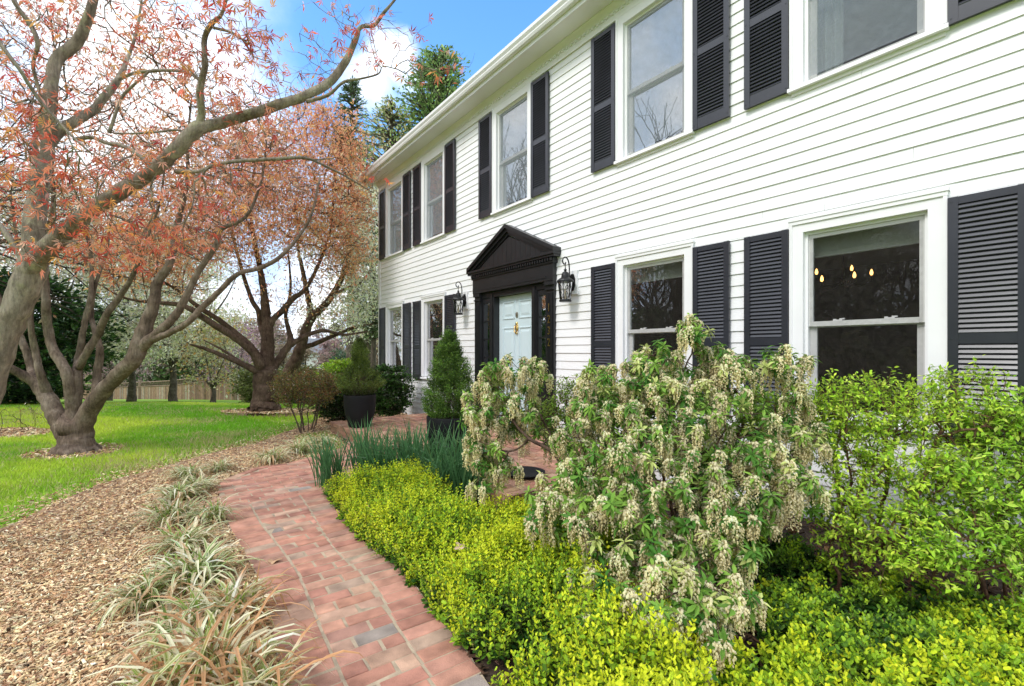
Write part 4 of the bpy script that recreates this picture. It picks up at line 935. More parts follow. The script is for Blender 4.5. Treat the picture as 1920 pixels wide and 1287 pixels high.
# ---- multi-stemmed maple on the lawn at left
Y2 = 6.16
T2 = [
 [(143, 852, Y2, 96), (143, 838, Y2, 78), (142, 820, Y2, 68), (139, 796, Y2, 66), (138, 785, Y2, 50)],
 [(140, 826, Y2, 62), (121, 803, Y2, 48), (104, 775, Y2, 40), (86, 742, Y2, 36), (64, 716, Y2, 28), (36, 700, Y2-.1, 21), (10, 685, Y2-.2, 18), (-40, 655, Y2-.3, 16), (-110, 600, Y2-.3, 12), (-160, 540, Y2-.3, 8)],
 [(62, 715, Y2, 20), (57, 690, Y2+.1, 16), (50, 663, Y2+.1, 16), (38, 632, Y2+.1, 15), (16, 590, Y2+.1, 12), (-10, 540, Y2+.1, 9), (-20, 480, Y2, 6)],
 [(88, 738, Y2, 24), (76, 700, Y2-.1, 17), (66, 658, Y2-.1, 15), (58, 615, Y2-.2, 13), (56, 570, Y2-.2, 12), (50, 520, Y2-.3, 10), (30, 440, Y2-.3, 7), (20, 360, Y2-.3, 5)],
 [(139, 800, Y2, 38), (138, 768, Y2, 32), (141, 735, Y2, 28), (145, 700, Y2, 22), (147, 675, Y2+.1, 18), (153, 640, Y2+.1, 14), (161, 595, Y2+.1, 12), (169, 560, Y2+.1, 11), (172, 500, Y2+.2, 9), (162, 430, Y2+.2, 7), (150, 350, Y2+.3, 5)],
 [(136, 772, Y2, 26), (128, 710, Y2-.1, 25), (115, 680, Y2-.1, 23), (100, 656, Y2-.1, 21), (90, 618, Y2-.1, 20), (86, 572, Y2-.2, 19), (84, 520, Y2-.2, 17), (86, 460, Y2-.3, 13), (100, 380, Y2-.4, 10), (96, 290, Y2-.4, 7), (104, 180, Y2-.5, 4)],
 [(148, 690, Y2, 17), (166, 655, Y2-.1, 17), (182, 630, Y2-.1, 16), (200, 590, Y2-.2, 15), (222, 560, Y2-.2, 13), (250, 515, Y2-.3, 10), (270, 460, Y2-.4, 7), (300, 380, Y2-.4, 5), (310, 290, Y2-.4, 3)],
 [(140, 830, Y2, 58), (160, 786, Y2, 42), (186, 742, Y2-.1, 36), (222, 704, Y2-.2, 34), (250, 675, Y2-.3, 34), (264, 640, Y2-.3, 36), (274, 610, Y2-.3, 30), (288, 570, Y2-.3, 24), (296, 530, Y2-.3, 20), (320, 490, Y2-.3, 16), (330, 430, Y2-.2, 12), (350, 350, Y2-.2, 8), (352, 260, Y2-.2, 5), (360, 180, Y2-.2, 3)],
 [(258, 658, Y2-.3, 30), (292, 628, Y2-.35, 20), (318, 604, Y2-.4, 18), (337, 580, Y2-.4, 16), (356, 542, Y2-.4, 14), (375, 505, Y2-.4, 12), (405, 460, Y2-.4, 11), (416, 430, Y2-.4, 9), (462, 405, Y2-.4, 7), (490, 340, Y2-.4, 4), (500, 270, Y2-.4, 3)],
 [(288, 636, Y2-.35, 18), (318, 624, Y2-.4, 14), (349, 608, Y2-.5, 13), (379, 577, Y2-.5, 13), (412, 546, Y2-.5, 11), (446, 514, Y2-.5, 10), (487, 503, Y2-.4, 9), (525, 482, Y2-.4, 8), (562, 441, Y2-.3, 6), (585, 400, Y2-.3, 5), (600, 330, Y2-.2, 3)],
 [(178, 745, Y2, 18), (182, 705, Y2+.1, 17), (187, 665, Y2+.1, 16), (184, 640, Y2+.1, 13), (172, 596, Y2+.2, 10), (178, 540, Y2+.2, 8), (200, 470, Y2+.3, 6), (210, 390, Y2+.3, 4)],
]
B2 = [(60, 260, 5.8, 140, 130, 1.2, 1), (200, 160, 5.6, 140, 120, 1.1, 1), (60, 100, 5.6, 130, 110, 1.2, .7), (330, 230, 5.6, 120, 110, 1.0, 1), (180, 350, 5.8, 150, 90, 1.1, 1.1), (400, 350, 5.7, 110, 90, .9, 1.0),
      (60, 430, 5.8, 110, 60, 1, .7), (-80, 300, 5.6, 120, 200, 1.2, .8), (330, 440, 5.8, 120, 60, .8, .8), (500, 300, 5.8, 80, 80, .8, .6), (440, 200, 5.7, 90, 80, .8, .5), (260, 60, 5.4, 110, 70, 1, .5)]
P2 = [(.76, .22, .15), (.84, .36, .22), (.66, .16, .13), (.86, .50, .34), (.84, .56, .45), (.66, .32, .12)]
make_tree('maple_tree', 'multi-stemmed brown maple with red spring leaves, forking low from a short trunk on the lawn', 'tree', None,
          (-5.9, 6.16, -.06), T2, B2, 2000, .13, .9, .2, M_bark2, M_leaf, SLIM, P2, [.16, .28, .08, .24, .14, .10], .075, 2, 12, lvar=(.4, 1.3), tw=(3, .3), rtip=.0042, droop=.8, tuft=.085, rcap=.022, sides=14, jit=.3, leaf_rmax=2.4, start_from=.5)
# root flare and surface roots
mb = MB()
for k in range(9):
    a = k*.7+.2; r0 = .19; pts = [(r0*math.cos(a)*.7, r0*math.sin(a)*.7, .13), (r0*1.25*math.cos(a), r0*1.25*math.sin(a), .045), (r0*1.75*math.cos(a+.1), r0*1.75*math.sin(a+.1), .012), (r0*2.3*math.cos(a+.15), r0*2.3*math.sin(a+.15), -.03)]
    mb.tube(smooth_poly(pts, 4), np.linspace(.06, .015, 13), 7)
fl = [o for o in bpy.data.objects if o.name == 'maple_tree.001'][0]
o = mb.build('root_flare', M_bark2, fl, smooth=True)

# ---- orange maple beyond the twiggy shrub
Y3 = 10.4
T3 = [
 [(496, 774, Y3, 70), (496, 764, Y3, 56), (496, 740, Y3, 46), (497, 710, Y3, 44), (499, 690, Y3, 42)],
 [(499, 700, Y3, 36), (501, 653, Y3, 26), (501, 607, Y3, 21), (497, 574, Y3, 17), (494, 545, Y3, 14), (486, 494, Y3, 11), (474, 437, Y3, 8), (470, 370, Y3, 5), (480, 300, Y3, 3)],
 [(503, 618, Y3, 15), (512, 600, Y3, 13), (533, 579, Y3, 12), (550, 560, Y3, 11), (574, 540, Y3, 8), (600, 490, Y3, 6), (620, 430, Y3, 4), (625, 360, Y3, 3)],
 [(498, 640, Y3, 13), (489, 612, Y3+.2, 11), (484, 583, Y3+.2, 10), (470, 558, Y3+.2, 9), (450, 494, Y3+.3, 7), (436, 430, Y3+.3, 5), (440, 350, Y3+.3, 3)],
 [(495, 704, Y3, 28), (486, 680, Y3-.2, 22), (470, 656, Y3-.3, 18), (433, 628, Y3-.5, 16), (387, 600, Y3-.8, 14), (363, 583, Y3-1, 13), (330, 571, Y3-1.1, 10), (240, 561, Y3-1.4, 6), (180, 530, Y3-1.5, 3)],
 [(484, 672, Y3-.2, 16), (470, 650, Y3-.1, 14), (452, 633, Y3-.1, 12), (410, 600, Y3-.2, 11), (375, 578, Y3-.3, 10), (350, 558, Y3-.4, 8), (326, 540, Y3-.5, 6), (262, 500, Y3-.6, 4), (220, 440, Y3-.7, 2.5)],
 [(493, 706, Y3, 20), (476, 694, Y3-.2, 15), (452, 682, Y3-.3, 12), (417, 667, Y3-.5, 10), (387, 655, Y3-.6, 8), (356, 646, Y3-.8, 4)],
 [(480, 692, Y3-.2, 9), (450, 678, Y3, 7), (415, 655, Y3+.1, 5), (382, 638, Y3+.2, 2.5)],
 [(502, 700, Y3, 26), (515, 686, Y3+.1, 18), (533, 660, Y3+.2, 15), (545, 640, Y3+.2, 13), (540, 614, Y3+.3, 9), (536, 588, Y3+.3, 7), (545, 540, Y3+.4, 5), (540, 470, Y3+.4, 3)],
 [(540, 650, Y3+.2, 12), (573, 630, Y3+.3, 9), (608, 620, Y3+.4, 7), (643, 628, Y3+.5, 5), (690, 622, Y3+.7, 3)],
]
B3 = [(620, 270, 10.2, 60, 70, 1.0, 1.0), (560, 330, 10.0, 110, 90, 1.2, 1.6), (640, 390, 10.4, 60, 90, 1.0, 1.1), (450, 360, 10, 110, 90, 1.3, 1.4), (520, 430, 10, 120, 60, 1.2, 1.1), (380, 450, 9.6, 110, 60, 1.2, .8),
      (640, 480, 10.6, 60, 50, 1.0, .5), (590, 240, 10.2, 60, 50, .8, .6), (470, 270, 10, 90, 60, 1.1, .7), (330, 340, 9.8, 100, 90, 1.2, .8), (560, 560, 10.6, 110, 40, 1, .25), (240, 480, 9, 90, 60, 1, .3)]
def f3(p):
    x, y = px(p); return (x < 705)&(rng.random(len(p)) < np.clip(1.25-(y-400)/190, .12, 1))
make_tree('maple_tree', 'orange-leaved maple with a dark reddish trunk behind the twiggy shrub', 'tree', None,
          (-5.65, 10.4, -.05), T3, B3, 2300, .17, 1.2, .24, M_bark3, M_leaf, SLIM, ORG, [.24, .28, .14, .16, .12, .06], .10, 7, 13, lvar=(.4, 1.4), tw=(4, .42), rtip=.0055, leaf_filter=f3, droop=.5, tuft=.13, rcap=.03, sides=12, jit=.28, leaf_rmax=2.6, start_from=.5)
mb = MB()
for k in range(8):
    a = k*.8; pts = [(.19*math.cos(a), .19*math.sin(a), .2), (.27*math.cos(a), .27*math.sin(a), .03), (.4*math.cos(a), .4*math.sin(a), -.08)]; mb.tube(smooth_poly(pts, 4), np.linspace(.07, .03, 9), 7)
mb.build('root_flare', M_bark3, [o for o in bpy.data.objects if o.name == 'maple_tree.002'][0], smooth=True)
Y4 = 12.2
T4 = [
 [(532, 748, Y4, 30), (543, 700, Y4, 27), (557, 672, Y4, 24), (566, 645, Y4, 20), (574, 618, Y4, 18), (587, 593, Y4, 16), (617, 563, Y4, 13), (649, 503, Y4, 9), (655, 460, Y4, 6), (660, 400, Y4, 3)],
 [(566, 652, Y4, 12), (590, 645, Y4+.1, 10), (620, 632, Y4+.2, 8), (666, 614, Y4+.4, 6), (700, 608, Y4+.6, 4)],
 [(578, 605, Y4, 12), (582, 585, Y4, 11), (578, 560, Y4, 10), (566, 500, Y4, 8), (559, 465, Y4, 5), (562, 400, Y4, 3)],
 [(620, 560, Y4, 8), (640, 545, Y4+.3, 6), (675, 530, Y4+.6, 4), (700, 500, Y4+.8, 2)],
]
B4 = [(650, 440, 12.2, 60, 80, 1.2, 1), (690, 520, 12.6, 50, 60, 1.2, 1), (600, 420, 12, 60, 60, 1, .7), (640, 590, 12.6, 70, 30, 1, .6), (680, 380, 12.6, 40, 70, 1, .6)]
CREAM = [(.92, .90, .74), (.84, .84, .58), (.95, .93, .84), (.72, .76, .42), (.90, .80, .60)]
make_tree('dogwood_tree', 'slanting dark-trunked tree with cream blossom between orange maple and house corner', 'tree', None,
          (*G(530, 752, 0)[:0], (532-CX)/F*Y4, Y4, float(gz(-6.1, Y4))), T4, B4, 700, .2, 1.2, .28, M_bark3, M_leaf, DIAMOND, CREAM, None, .085, 8, 14, tw=(4, .45), rtip=.005, tuft=.16, rcap=.03, jit=.25, nflat=1.5, start_from=.45)

# ---- dogwoods in front of the fence
def dogwood(x, ybase, Y, htop, wid, label, seed, pal=CREAM, tw=14, n=650, ylow=None, lp=6):
    """x, ybase, htop and wid in pixels"""
    bz = float(gz((x-CX)/F*Y, Y)); yb = HY-(bz-CH)/Y*F; r = np.random.default_rng(seed)
    fork = yb-(yb-htop)*.22; T = [[(x, yb+2, Y, tw*1.5), (x+2, (yb+fork)/2, Y, tw), (x, fork, Y, tw*.9)]]
    for k in range(6):
        a = r.uniform(-1, 1); e = r.uniform(.25, .85)
        T.append([(x, fork+8, Y, tw*.6), (x+a*wid*.3, fork-(yb-htop)*.18*e, Y+r.uniform(-.3, .3), tw*.42), (x+a*wid*.75, fork-(fork-htop)*e*.6, Y+r.uniform(-.9, .9), tw*.25), (x+a*wid*.95, fork-(fork-htop)*e*.85, Y+r.uniform(-1.4, 1.4), tw*.12)])
    yl = ylow or fork-6; B = []
    for k in range(7):
        f = (k+.5)/7; B.append((x+r.uniform(-.2, .2)*wid, yl+(htop-yl)*f, Y, wid*(1-.45*f)*r.uniform(.8, 1.1), (yl-htop)/13, wid*Y/F*.8, 1))
    return make_tree('dogwood_tree', label, 'tree', 'flowering dogwoods by the back fence', ((x-CX)/F*Y, Y, bz), T, B, n, .24, 2.2, .34, M_barkG, M_leaf, DIAMOND, pal, None, .13, lp, seed, tw=(4, .7), tw_up=.1, tw_flat=.35, rtip=.006, tuft=.17, rcap=.03, nflat=2.6, jit=.2, leaf_rmax=2.8, start_from=.5)
dogwood(246, 747, 21, 400, 150, 'white flowering dogwood with a double trunk by the left end of the fence', 21, n=900)
dogwood(323, 745, 19, 430, 130, 'white flowering dogwood with a single straight trunk in the middle of the fence', 22, n=900)
dogwood(399, 745, 17, 600, 70, 'small flowering dogwood with yellowish low twigs near the right end of the fence', 23, [(.55, .52, .28), (.42, .45, .14), (.66, .63, .45), (.6, .36, .12)], 9, 320)
dogwood(90, 745, 18, 330, 150, 'tall white flowering dogwood standing by the dark evergreen at left', 24, n=900, ylow=560)
dogwood(690, 742, 17, 330, 62, 'white flowering dogwood crowding the left corner of the house', 25, n=650, ylow=640)
dogwood(205, 748, 24, 610, 70, 'pink blossoming tree glimpsed between the stems of the lawn maple', 26, [(.55, .36, .40), (.66, .5, .52), (.45, .30, .33)], 10, 330)
dogwood(440, 735, 30, 610, 60, 'pinkish purple blossoming tree behind the right end of the fence', 27, [(.50, .30, .40), (.6, .42, .50), (.42, .28, .33)], 10, 330)
# ---- dense evergreens and far trees
M_ever = leaf_mat('evergreen_foliage', .2, .03)
def mass_tree(name, label, cat, group, x, Y, ytop, ybot, wid, pal, seed, n=9000, lsize=.2, shape='cone', leaf=DIAMOND, bark=None, trunk=True, tiers=26, wts=None, gap=.25, depth=1.0, mat=None):
    """evergreen built of many boughs, each a spray of leaf faces on a real limb; x, ytop, ybot, wid in px at distance Y"""
    r = np.random.default_rng(seed); bx = (x-CX)/F*Y; bz = float(gz(bx, Y)); zt = CH+(HY-ytop)/F*Y; zb = max(CH+(HY-ybot)/F*Y, bz+.05); W = wid/F*Y
    root = empty(name, (bx, Y, bz), label, cat, group); H = zt-bz
    tb = MB(); rt = max(.06, .022*H); kk = np.linspace(0, 1, 9); pts = np.column_stack([r.normal(0, .02*W, 9)*kk, r.normal(0, .02*W, 9)*kk, kk*H*.97]); tb.tube(pts, rt*(1-.93*kk), 8)
    nb = tiers*6; A, B, cp, dv = [], [], [], []
    t = np.sort(r.random(nb)); ctrs = []
    for ti in t:
        z = zb-bz+(H-(zb-bz))*ti; prof = {'cone': (1-ti)**.8*.95+.05, 'oval': max(.12, math.sin(math.pi*min(1, .12+.86*ti))**.7), 'column': min(1, .55+1.5*ti, 4.2*(1-ti)+.1), 'pine': (.55+.45*math.sin(ti*9+seed))*(1-ti**3)+.1, 'round': math.sqrt(max(0, 1-(2*ti*.93-.93)**2))+.08}[shape]
        a = r.uniform(0, 2*math.pi); ln = W*prof*r.uniform(.72, 1.12); zz = np.array([0, 0, 1.0])
        st = np.array([0, 0, z-ln*.12]); en = np.array([math.cos(a)*ln, math.sin(a)*ln*depth, z+ln*r.uniform(-.05, .22)])
        A.append(st); B.append(en); m = max(3, int(n/nb*(.35+prof)))
        f = 1-r.random(m)**1.6*.75; c = st+(en-st)*f[:, None]; sp = .28*W*(.3+.5*prof)/math.sqrt(max(1, tiers/14))
        c = c+r.normal(0, 1, (m, 3))*np.array([sp, sp*depth, sp*.42]); cp.append(c); dv.append(np.repeat((en-st)[None]/max(ln, .01), m, 0))
        ctrs.append(np.full(m, r.uniform(.7, 1.25)))
    A, B = np.array(A), np.array(B); V, Fq = edges_mesh(A, B, np.full(nb, rt*.22), np.full(nb, rt*.05), 4); tb.add(V, [Fq])
    tb.build('trunk', bark or M_barkG, root, smooth=True)
    cp = np.vstack(cp); dv = np.vstack(dv)+r.normal(0, .6, cp.shape); m = len(cp); nv = rdir(m, 1.2, r); tone = np.concatenate(ctrs)
    col = pick(pal, m, .2, wts)*tone[:, None]
    V, Fq, C = inst(leaf[0], leaf[1], cp, nrm(dv), nv, lsize*r.uniform(.6, 1.3, m), col)
    link('crown', mesh_data('crown', V, [Fq], mat or M_ever, C), root); return root
DKG = [(.03, .065, .02), (.045, .10, .025), (.02, .045, .018), (.065, .13, .03)]
mass_tree('evergreen_tree', 'broad dark green evergreen behind the stems at the far left', 'tree', None, 50, 13.5, 520, 752, 130, DKG, 31, 16000, .17, 'oval', tiers=40)
mass_tree('evergreen_tree', 'dark green evergreen filling the left edge beyond the lawn maple', 'tree', None, -110, 12.5, 470, 752, 130, DKG, 36, 12000, .17, 'oval', tiers=36)
mass_tree('evergreen_tree', 'dark spreading evergreen just behind the middle of the fence', 'tree', None, 335, 50, 650, 745, 120, [(.07, .12, .04), (.05, .09, .03), (.10, .17, .05)], 32, 9000, .5, 'round')
GRN = [(.17, .29, .08), (.23, .36, .11), (.11, .20, .06), (.32, .42, .15)]
mass_tree('deciduous_tree', 'tall green tree rising behind the roof against the blue sky', 'tree', None, 825, 19, 96, 330, 74, GRN, 33, 9000, .16, 'oval', tiers=44, mat=M_leaf)
mass_tree('pine_tree', 'narrow dark conifer whose top stands against the white cloud', 'tree', None, 660, 21, 150, 480, 38, [(.10, .17, .07), (.15, .22, .09), (.07, .12, .05)], 34, 6500, .2, 'oval', SLIM, tiers=44)
mass_tree('pine_tree', 'grey-green pine with open boughs just left of the house corner', 'tree', None, 700, 15, 430, 640, 52, [(.09, .14, .06), (.13, .19, .08), (.06, .10, .045)], 35, 4500, .16, 'pine', SLIM, tiers=16)
mass_tree('deciduous_tree', 'loose pale green tree with thin leaves beside the eave corner', 'tree', None, 735, 18, 190, 480, 74, [(.36, .44, .17), (.55, .56, .28), (.24, .36, .11), (.66, .56, .34)], 37, 6500, .14, 'oval', tiers=40, mat=M_leaf)
mass_tree('pine_tree', 'small blue-green pine low beside the potted conifer', 'tree', None, 658, 24, 630, 715, 26, [(.07, .13, .08), (.1, .17, .1)], 38, 1500, .2, 'round', SLIM, tiers=10)
# far wood behind the fence: bare spring trees, pale and brown, one mass
def far_wood():
    r = np.random.default_rng(40); tb = MB(); cps = []; cols = []
    A, B, ra, rb = [], [], [], []
    for k in range(130):
        Y = r.uniform(46, 85); X = r.uniform(-1.35, -.22)*Y
        z = float(gz(X, Y)); H = r.uniform(5, 10.5)*(.7+.3*Y/60); A.append((X, Y, z)); B.append((X, Y, z+H)); ra.append(.22); rb.append(.03)
        hue = r.choice(3, p=[.55, .25, .2]); base = [(.34, .27, .19), (.36, .36, .20), (.38, .26, .25)][hue]
        for q in range(22):
            f = r.uniform(.25, .95); a = r.uniform(0, 6.28); ln = H*.33*(1.15-f)*r.uniform(.6, 1.2); st = np.array([X, Y, z+H*f]); en = st+np.array([math.cos(a)*ln, math.sin(a)*ln, ln*r.uniform(.4, 1.1)])
            A.append(st); B.append(en); ra.append(.07); rb.append(.015)
            for q2 in range(3):
                s2 = st+(en-st)*r.uniform(.3, .9); e2 = s2+nrm(r.normal(size=3)+np.array([0, 0, .8]))*ln*.5; A.append(s2); B.append(e2); ra.append(.03); rb.append(.01)
            m = 26; c = st+(en-st)*r.uniform(.3, 1.1, (m, 1))+r.normal(0, ln*.25+.15, (m, 3)); cps.append(c); cols.append(np.repeat([base], m, 0)*r.uniform(.75, 1.3, (m, 1)))
    V, Fq = edges_mesh(np.array(A, float), np.array(B, float), np.array(ra), np.array(rb), 3); 
    cp = np.vstack(cps); m = len(cp); cc = np.vstack(cols)
    V2, F2, C2 = inst(DIAMOND[0], DIAMOND[1], cp, rdir(m), rdir(m, 1), rng.uniform(.25, .6, m), cc)
    F3 = F2+len(V); C = np.vstack([np.repeat([[.16, .13, .11]], len(V), 0), C2])
    me = mesh_data('distant_wood', np.vstack([V, V2]), [Fq, F3], M_leaf, C)
    tag(link('distant_wood', me), 'pale brown and green mass of distant spring woodland beyond the fence', 'woodland', kind='stuff')
far_wood()
# the front-garden trees across from the house (seen mirrored in its windows)
def side_wood():
    r = np.random.default_rng(41); A, B, ra, rb, cps = [], [], [], [], []
    def br(p, d, ln, rad, lv):
        e = p+d*ln; A.append(p); B.append(e); ra.append(rad); rb.append(rad*.72)
        if lv == 0: cps.append(e); return
        for k in range(3): br(e-d*ln*r.uniform(0, .45)*(k > 0), nrm(d+r.normal(0, .42, 3)+np.array([0, 0, .12])), ln*r.uniform(.62, .85), rad*.62, lv-1)
    for k in range(78):
        an = math.radians(r.uniform(-150, -56)); rd = r.uniform(19, 38); X, Y = rd*math.sin(an), rd*math.cos(an)
        if an > math.radians(-60) and rd < 22: continue
        tall = 1.0 if an > math.radians(-85) else .72
        br(np.array([X, Y, -.4]), nrm(np.array([r.normal(0, .1), r.normal(0, .1), 1])), r.uniform(3.4, 5.2)*tall, r.uniform(.13, .24), 5)
    V, Fq = edges_mesh(np.array(A), np.array(B), np.array(ra), np.array(rb), 4); cp = np.repeat(np.array(cps), 2, 0); m = len(cp); cp = cp+r.normal(0, .2, cp.shape)
    V2, F2, C2 = inst(DIAMOND[0], DIAMOND[1], cp, rdir(m), rdir(m), r.uniform(.06, .14, m), pick([(.3, .16, .1), (.2, .2, .08), (.3, .22, .12)], m))
    # dark hedge below them
    an = r.uniform(math.radians(-150), math.radians(-54), 30000); rd = r.uniform(20, 42, 30000); hp = np.column_stack([rd*np.sin(an), rd*np.cos(an), r.random(30000)**1.1*5.5-1.5]); hp = hp[(hp[:, 0]/np.maximum(hp[:, 1], .01) < -1.5)|(hp[:, 1] < 0)]
    V3, F3, C3 = inst(DIAMOND[0], DIAMOND[1], hp, rdir(len(hp)), rdir(len(hp)), r.uniform(.4, .8, len(hp)), pick(DKG, len(hp)))
    me = mesh_data('front_wood', np.vstack([V, V2, V3]), [Fq, F2+len(V), F3+len(V)+len(V2)], M_leaf, np.vstack([np.repeat([[.09, .07, .055]], len(V), 0), C2, C3]))
    tag(link('front_wood', me), 'bare trees and dark hedge across the front garden, mirrored in the windows', 'woodland', kind='stuff')
side_wood()
# ---- fence
def fence():
    pts = [(120, 722, 43), (205, 720, 40), (262, 717, 37), (322, 714, 34), (385, 706, 30.5), (440, 701, 27.5), (505, 692, 25)]
    M_plank = attr_mat('weathered_plank', .9, .2, 60, .25, 6); c0 = P(*pts[3]); root = empty('wooden_fence', (c0[0], c0[1], float(gz(c0[0], c0[1]))), 'weathered brown plank fence with a top rail running across the back of the lawn', 'fence')
    base = np.array(root.location)
    for k, (a, b) in enumerate(zip(pts[:-1], pts[1:])):
        A, B = P(*a), P(*b); ln = np.linalg.norm((B-A)[:2]); u = (B-A)/ln; n = np.array([-u[1], u[0], 0]); m = MB(); rl = MB()
        nb = int(ln/.15)
        for q in range(nb):
            p = A+(B-A)*((q+.5)/nb); zb = float(gz(p[0], p[1]))-.05; zt = p[2]-.36; c = pick([(.24, .155, .098), (.19, .12, .078), (.29, .20, .135), (.29, .25, .205)], 1, .12, [.4, .3, .2, .1])[0]
            V = []
            for zz in (zb, zt):
                for su, sn in ((-.068, 0), (.068, 0), (.068, .02), (-.068, .02)): V.append((*(p[:2]+u[:2]*su+n[:2]*sn), zz))
            m.add(np.array(V)-base, [np.array([(0,1,5,4),(1,2,6,5),(2,3,7,6),(3,0,4,7),(4,5,6,7)])], c)
        m.build('plank_panel', M_plank, root, col=True)
        for dz in (-.36, -.02): rl.tube(np.array([A+np.array([0, 0, dz]), B+np.array([0, 0, dz])])-base, .05, 4, (.2, .14, .095))
        for q in range(int(ln/.3)*2):                 # lattice top
            f0 = (q/2)/max(1, int(ln/.3)); f1 = f0+(.3/ln)*(1 if q % 2 else -1); p0 = A+(B-A)*min(1, max(0, f0)); p1 = A+(B-A)*min(1, max(0, f1)); rl.tube(np.array([p0+np.array([0, 0, -.36]), p1+np.array([0, 0, -.02])])-base, .022, 4, (.15, .11, .075))
        rl.build('lattice_top', M_plank, root, col=True)
        ps = MB(); zb = float(gz(A[0], A[1])); x, y = (A-base)[:2]; ps.box(x-.07, x+.07, y-.07, y+.07, zb-base[2]-.1, A[2]-base[2]+.12, (.2, .14, .1)); ps.box(x-.1, x+.1, y-.1, y+.1, A[2]-base[2]+.12, A[2]-base[2]+.18, (.24, .17, .12)); ps.build('post', M_plank, root, col=True)
fence()
# ---- distant pale house
m = MB(); nb_ = P(545, 700, 72); base = np.array([nb_[0], nb_[1], float(gz(nb_[0], nb_[1]))]); t = empty('neighbour_house', tuple(base), 'pale distant house glimpsed through the bare trees beyond the fence', 'house', rz=.3)
m.box(-7, 7, 0, 7, 0, 5.2); m.build('wall', M_white, t); m = MB(); m.prism([(-.5, 5.2), (7.5, 5.2), (3.5, 7.6)], 0, -7.4, 7.4); m.build('roof', simple('grey_roof', (.16, .17, .19), .9, var=.2), t)
for k in range(4):
    for zz in (.9, 3.3): m = MB(); m.box(-5.6+k*3.2, -4.4+k*3.2, -.03, -.002, zz, zz+1.3); m.build('window', simple('far_pane', (.06, .07, .08), .2), t)
# ---- shrubs -------------------------------------------------------
def shrub(name, label, cat, group, base, blobs, n_attr, step, kill, leaf, pal, wts, lsize, lpn, seed, bark=None, mat=None, rtip=.002, nst=5, spread=.12, tuft=.03, infl=1.2, nflat=.6, jit=.2, up=.05, crown='foliage', rcap=.02, leaf_rmax=2.5, droop=0, shell=0, tw=(4, .12), tw_up=.3, tw_sp=.6, lf=.7):
    root = empty(name, tuple(base), label, cat, group); base = np.asarray(base, float); rg = np.random.default_rng(seed)
    st = base+np.column_stack([rg.normal(0, spread, (nst, 2)), np.zeros(nst)]); A = blob_pts(blobs, n_attr, seed, shell)
    pos, P_ = colonize(st, A, step, infl, kill, 70, jit, up, seed=seed, maxn=6000); r, tip = radii(P_, rtip, 2.1); r = np.minimum(r, rcap)
    k = np.where(P_ >= 0)[0]; V, Fq = edges_mesh(pos[P_[k]]-base, pos[k]-base, np.minimum(r[P_[k]], r[k]*1.7), r[k], 5)
    cand = k[r[k] < rtip*leaf_rmax]; A_, M_, B_, d_ = twiglets(pos[cand], nrm(pos[cand]-pos[P_[cand]]), tw[0], tw[1], rg, tw_up, tw_sp); t0 = rtip*.6
    V1, F1 = edges_mesh(np.vstack([A_, M_])-base, np.vstack([M_, B_])-base, np.repeat([t0, t0*.75], len(A_)), np.repeat([t0*.75, t0*.4], len(A_)), 3); link('stems', mesh_data('stems', np.vstack([V, V1]), [Fq, F1+len(V)], bark or M_bark3, smooth=True), root)
    f = rg.random((len(A_)*lpn, 1))**lf; cp = np.repeat(A_, lpn, 0)*(1-f)+np.repeat(B_, lpn, 0)*f; m = len(cp); ax = nrm(np.repeat(B_-A_, lpn, 0))
    dv = rdir(m, -droop, rg); dv = nrm(dv-ax*np.sum(dv*ax, 1, keepdims=True)*.6+ax*.35); cp = cp+rg.normal(0, tuft, (m, 3)); nv = rdir(m, 2*nflat, rg)
    V, Fq, C = inst(leaf[0], leaf[1], cp-base, dv, nv, lsize*rg.uniform(.6, 1.25, m), pick(pal, m, .18, wts)); link(crown, mesh_data(crown, V, [Fq], mat or M_gleaf, C), root); print(name, label[:30], 'nodes', len(pos), 'leaves', m)
    return root, pos, P_, r, tip
M_gleaf = leaf_mat('green_leaf', .4, .05, .35); M_twig = bark_mat('grey_brown_twig', (.09, .06, .045), (.15, .105, .08), (.22, .16, .12), 8)
# twiggy clipped shrub by the porch
b = np.array([(572-CX)/F*7.6, 7.6, -.04])
shrub('twiggy_shrub', 'vase-shaped shrub with bare grey twigs and a flat top of tiny reddish leaves', 'shrub', None, b,
      [(575, 715, 7.6, 62, 22, .5, 1.2), (540, 730, 7.6, 28, 26, .4, .5), (610, 728, 7.6, 28, 26, .4, .5), (575, 745, 7.6, 55, 22, .45, .5)], 800, .055, .075, OVAL, [(.20, .20, .05), (.26, .17, .06), (.15, .17, .05), (.30, .13, .06)], None, .026, 6, 51, tw=(4, .09), bark=M_twig, nst=9, spread=.08, tuft=.02, rtip=.0028, leaf_rmax=2.2, jit=.12)
def bush(name, label, x, Y, ytop, ybot, wid, pal, seed, n, ls, leaf=OVAL, shape='round', depth=1.0, mat=None):
    return mass_tree(name, label, 'shrub', None, x, Y, ytop, ybot, wid, pal, seed, n, ls, shape, leaf, M_twig, tiers=22, depth=depth, mat=mat or M_gleaf)
bush('boxwood_shrub', 'dark green rounded boxwood against the clapboards behind the potted conifer', 732, 8.9, 688, 776, 36, [(.03, .075, .015), (.05, .12, .02), (.022, .05, .012), (.08, .18, .03)], 52, 9000, .045)
bush('golden_shrub', 'bright yellow-green leafy shrub just behind the potted conifer', 640, 9.6, 680, 790, 42, [(.25, .42, .03), (.34, .50, .04), (.16, .30, .025), (.40, .52, .08)], 53, 8000, .055)
bush('boxwood_shrub', 'low dark shrub in the shade between the twiggy shrub and the pot', 632, 8.7, 722, 800, 34, [(.03, .06, .015), (.05, .09, .02), (.022, .045, .012)], 56, 5000, .045)
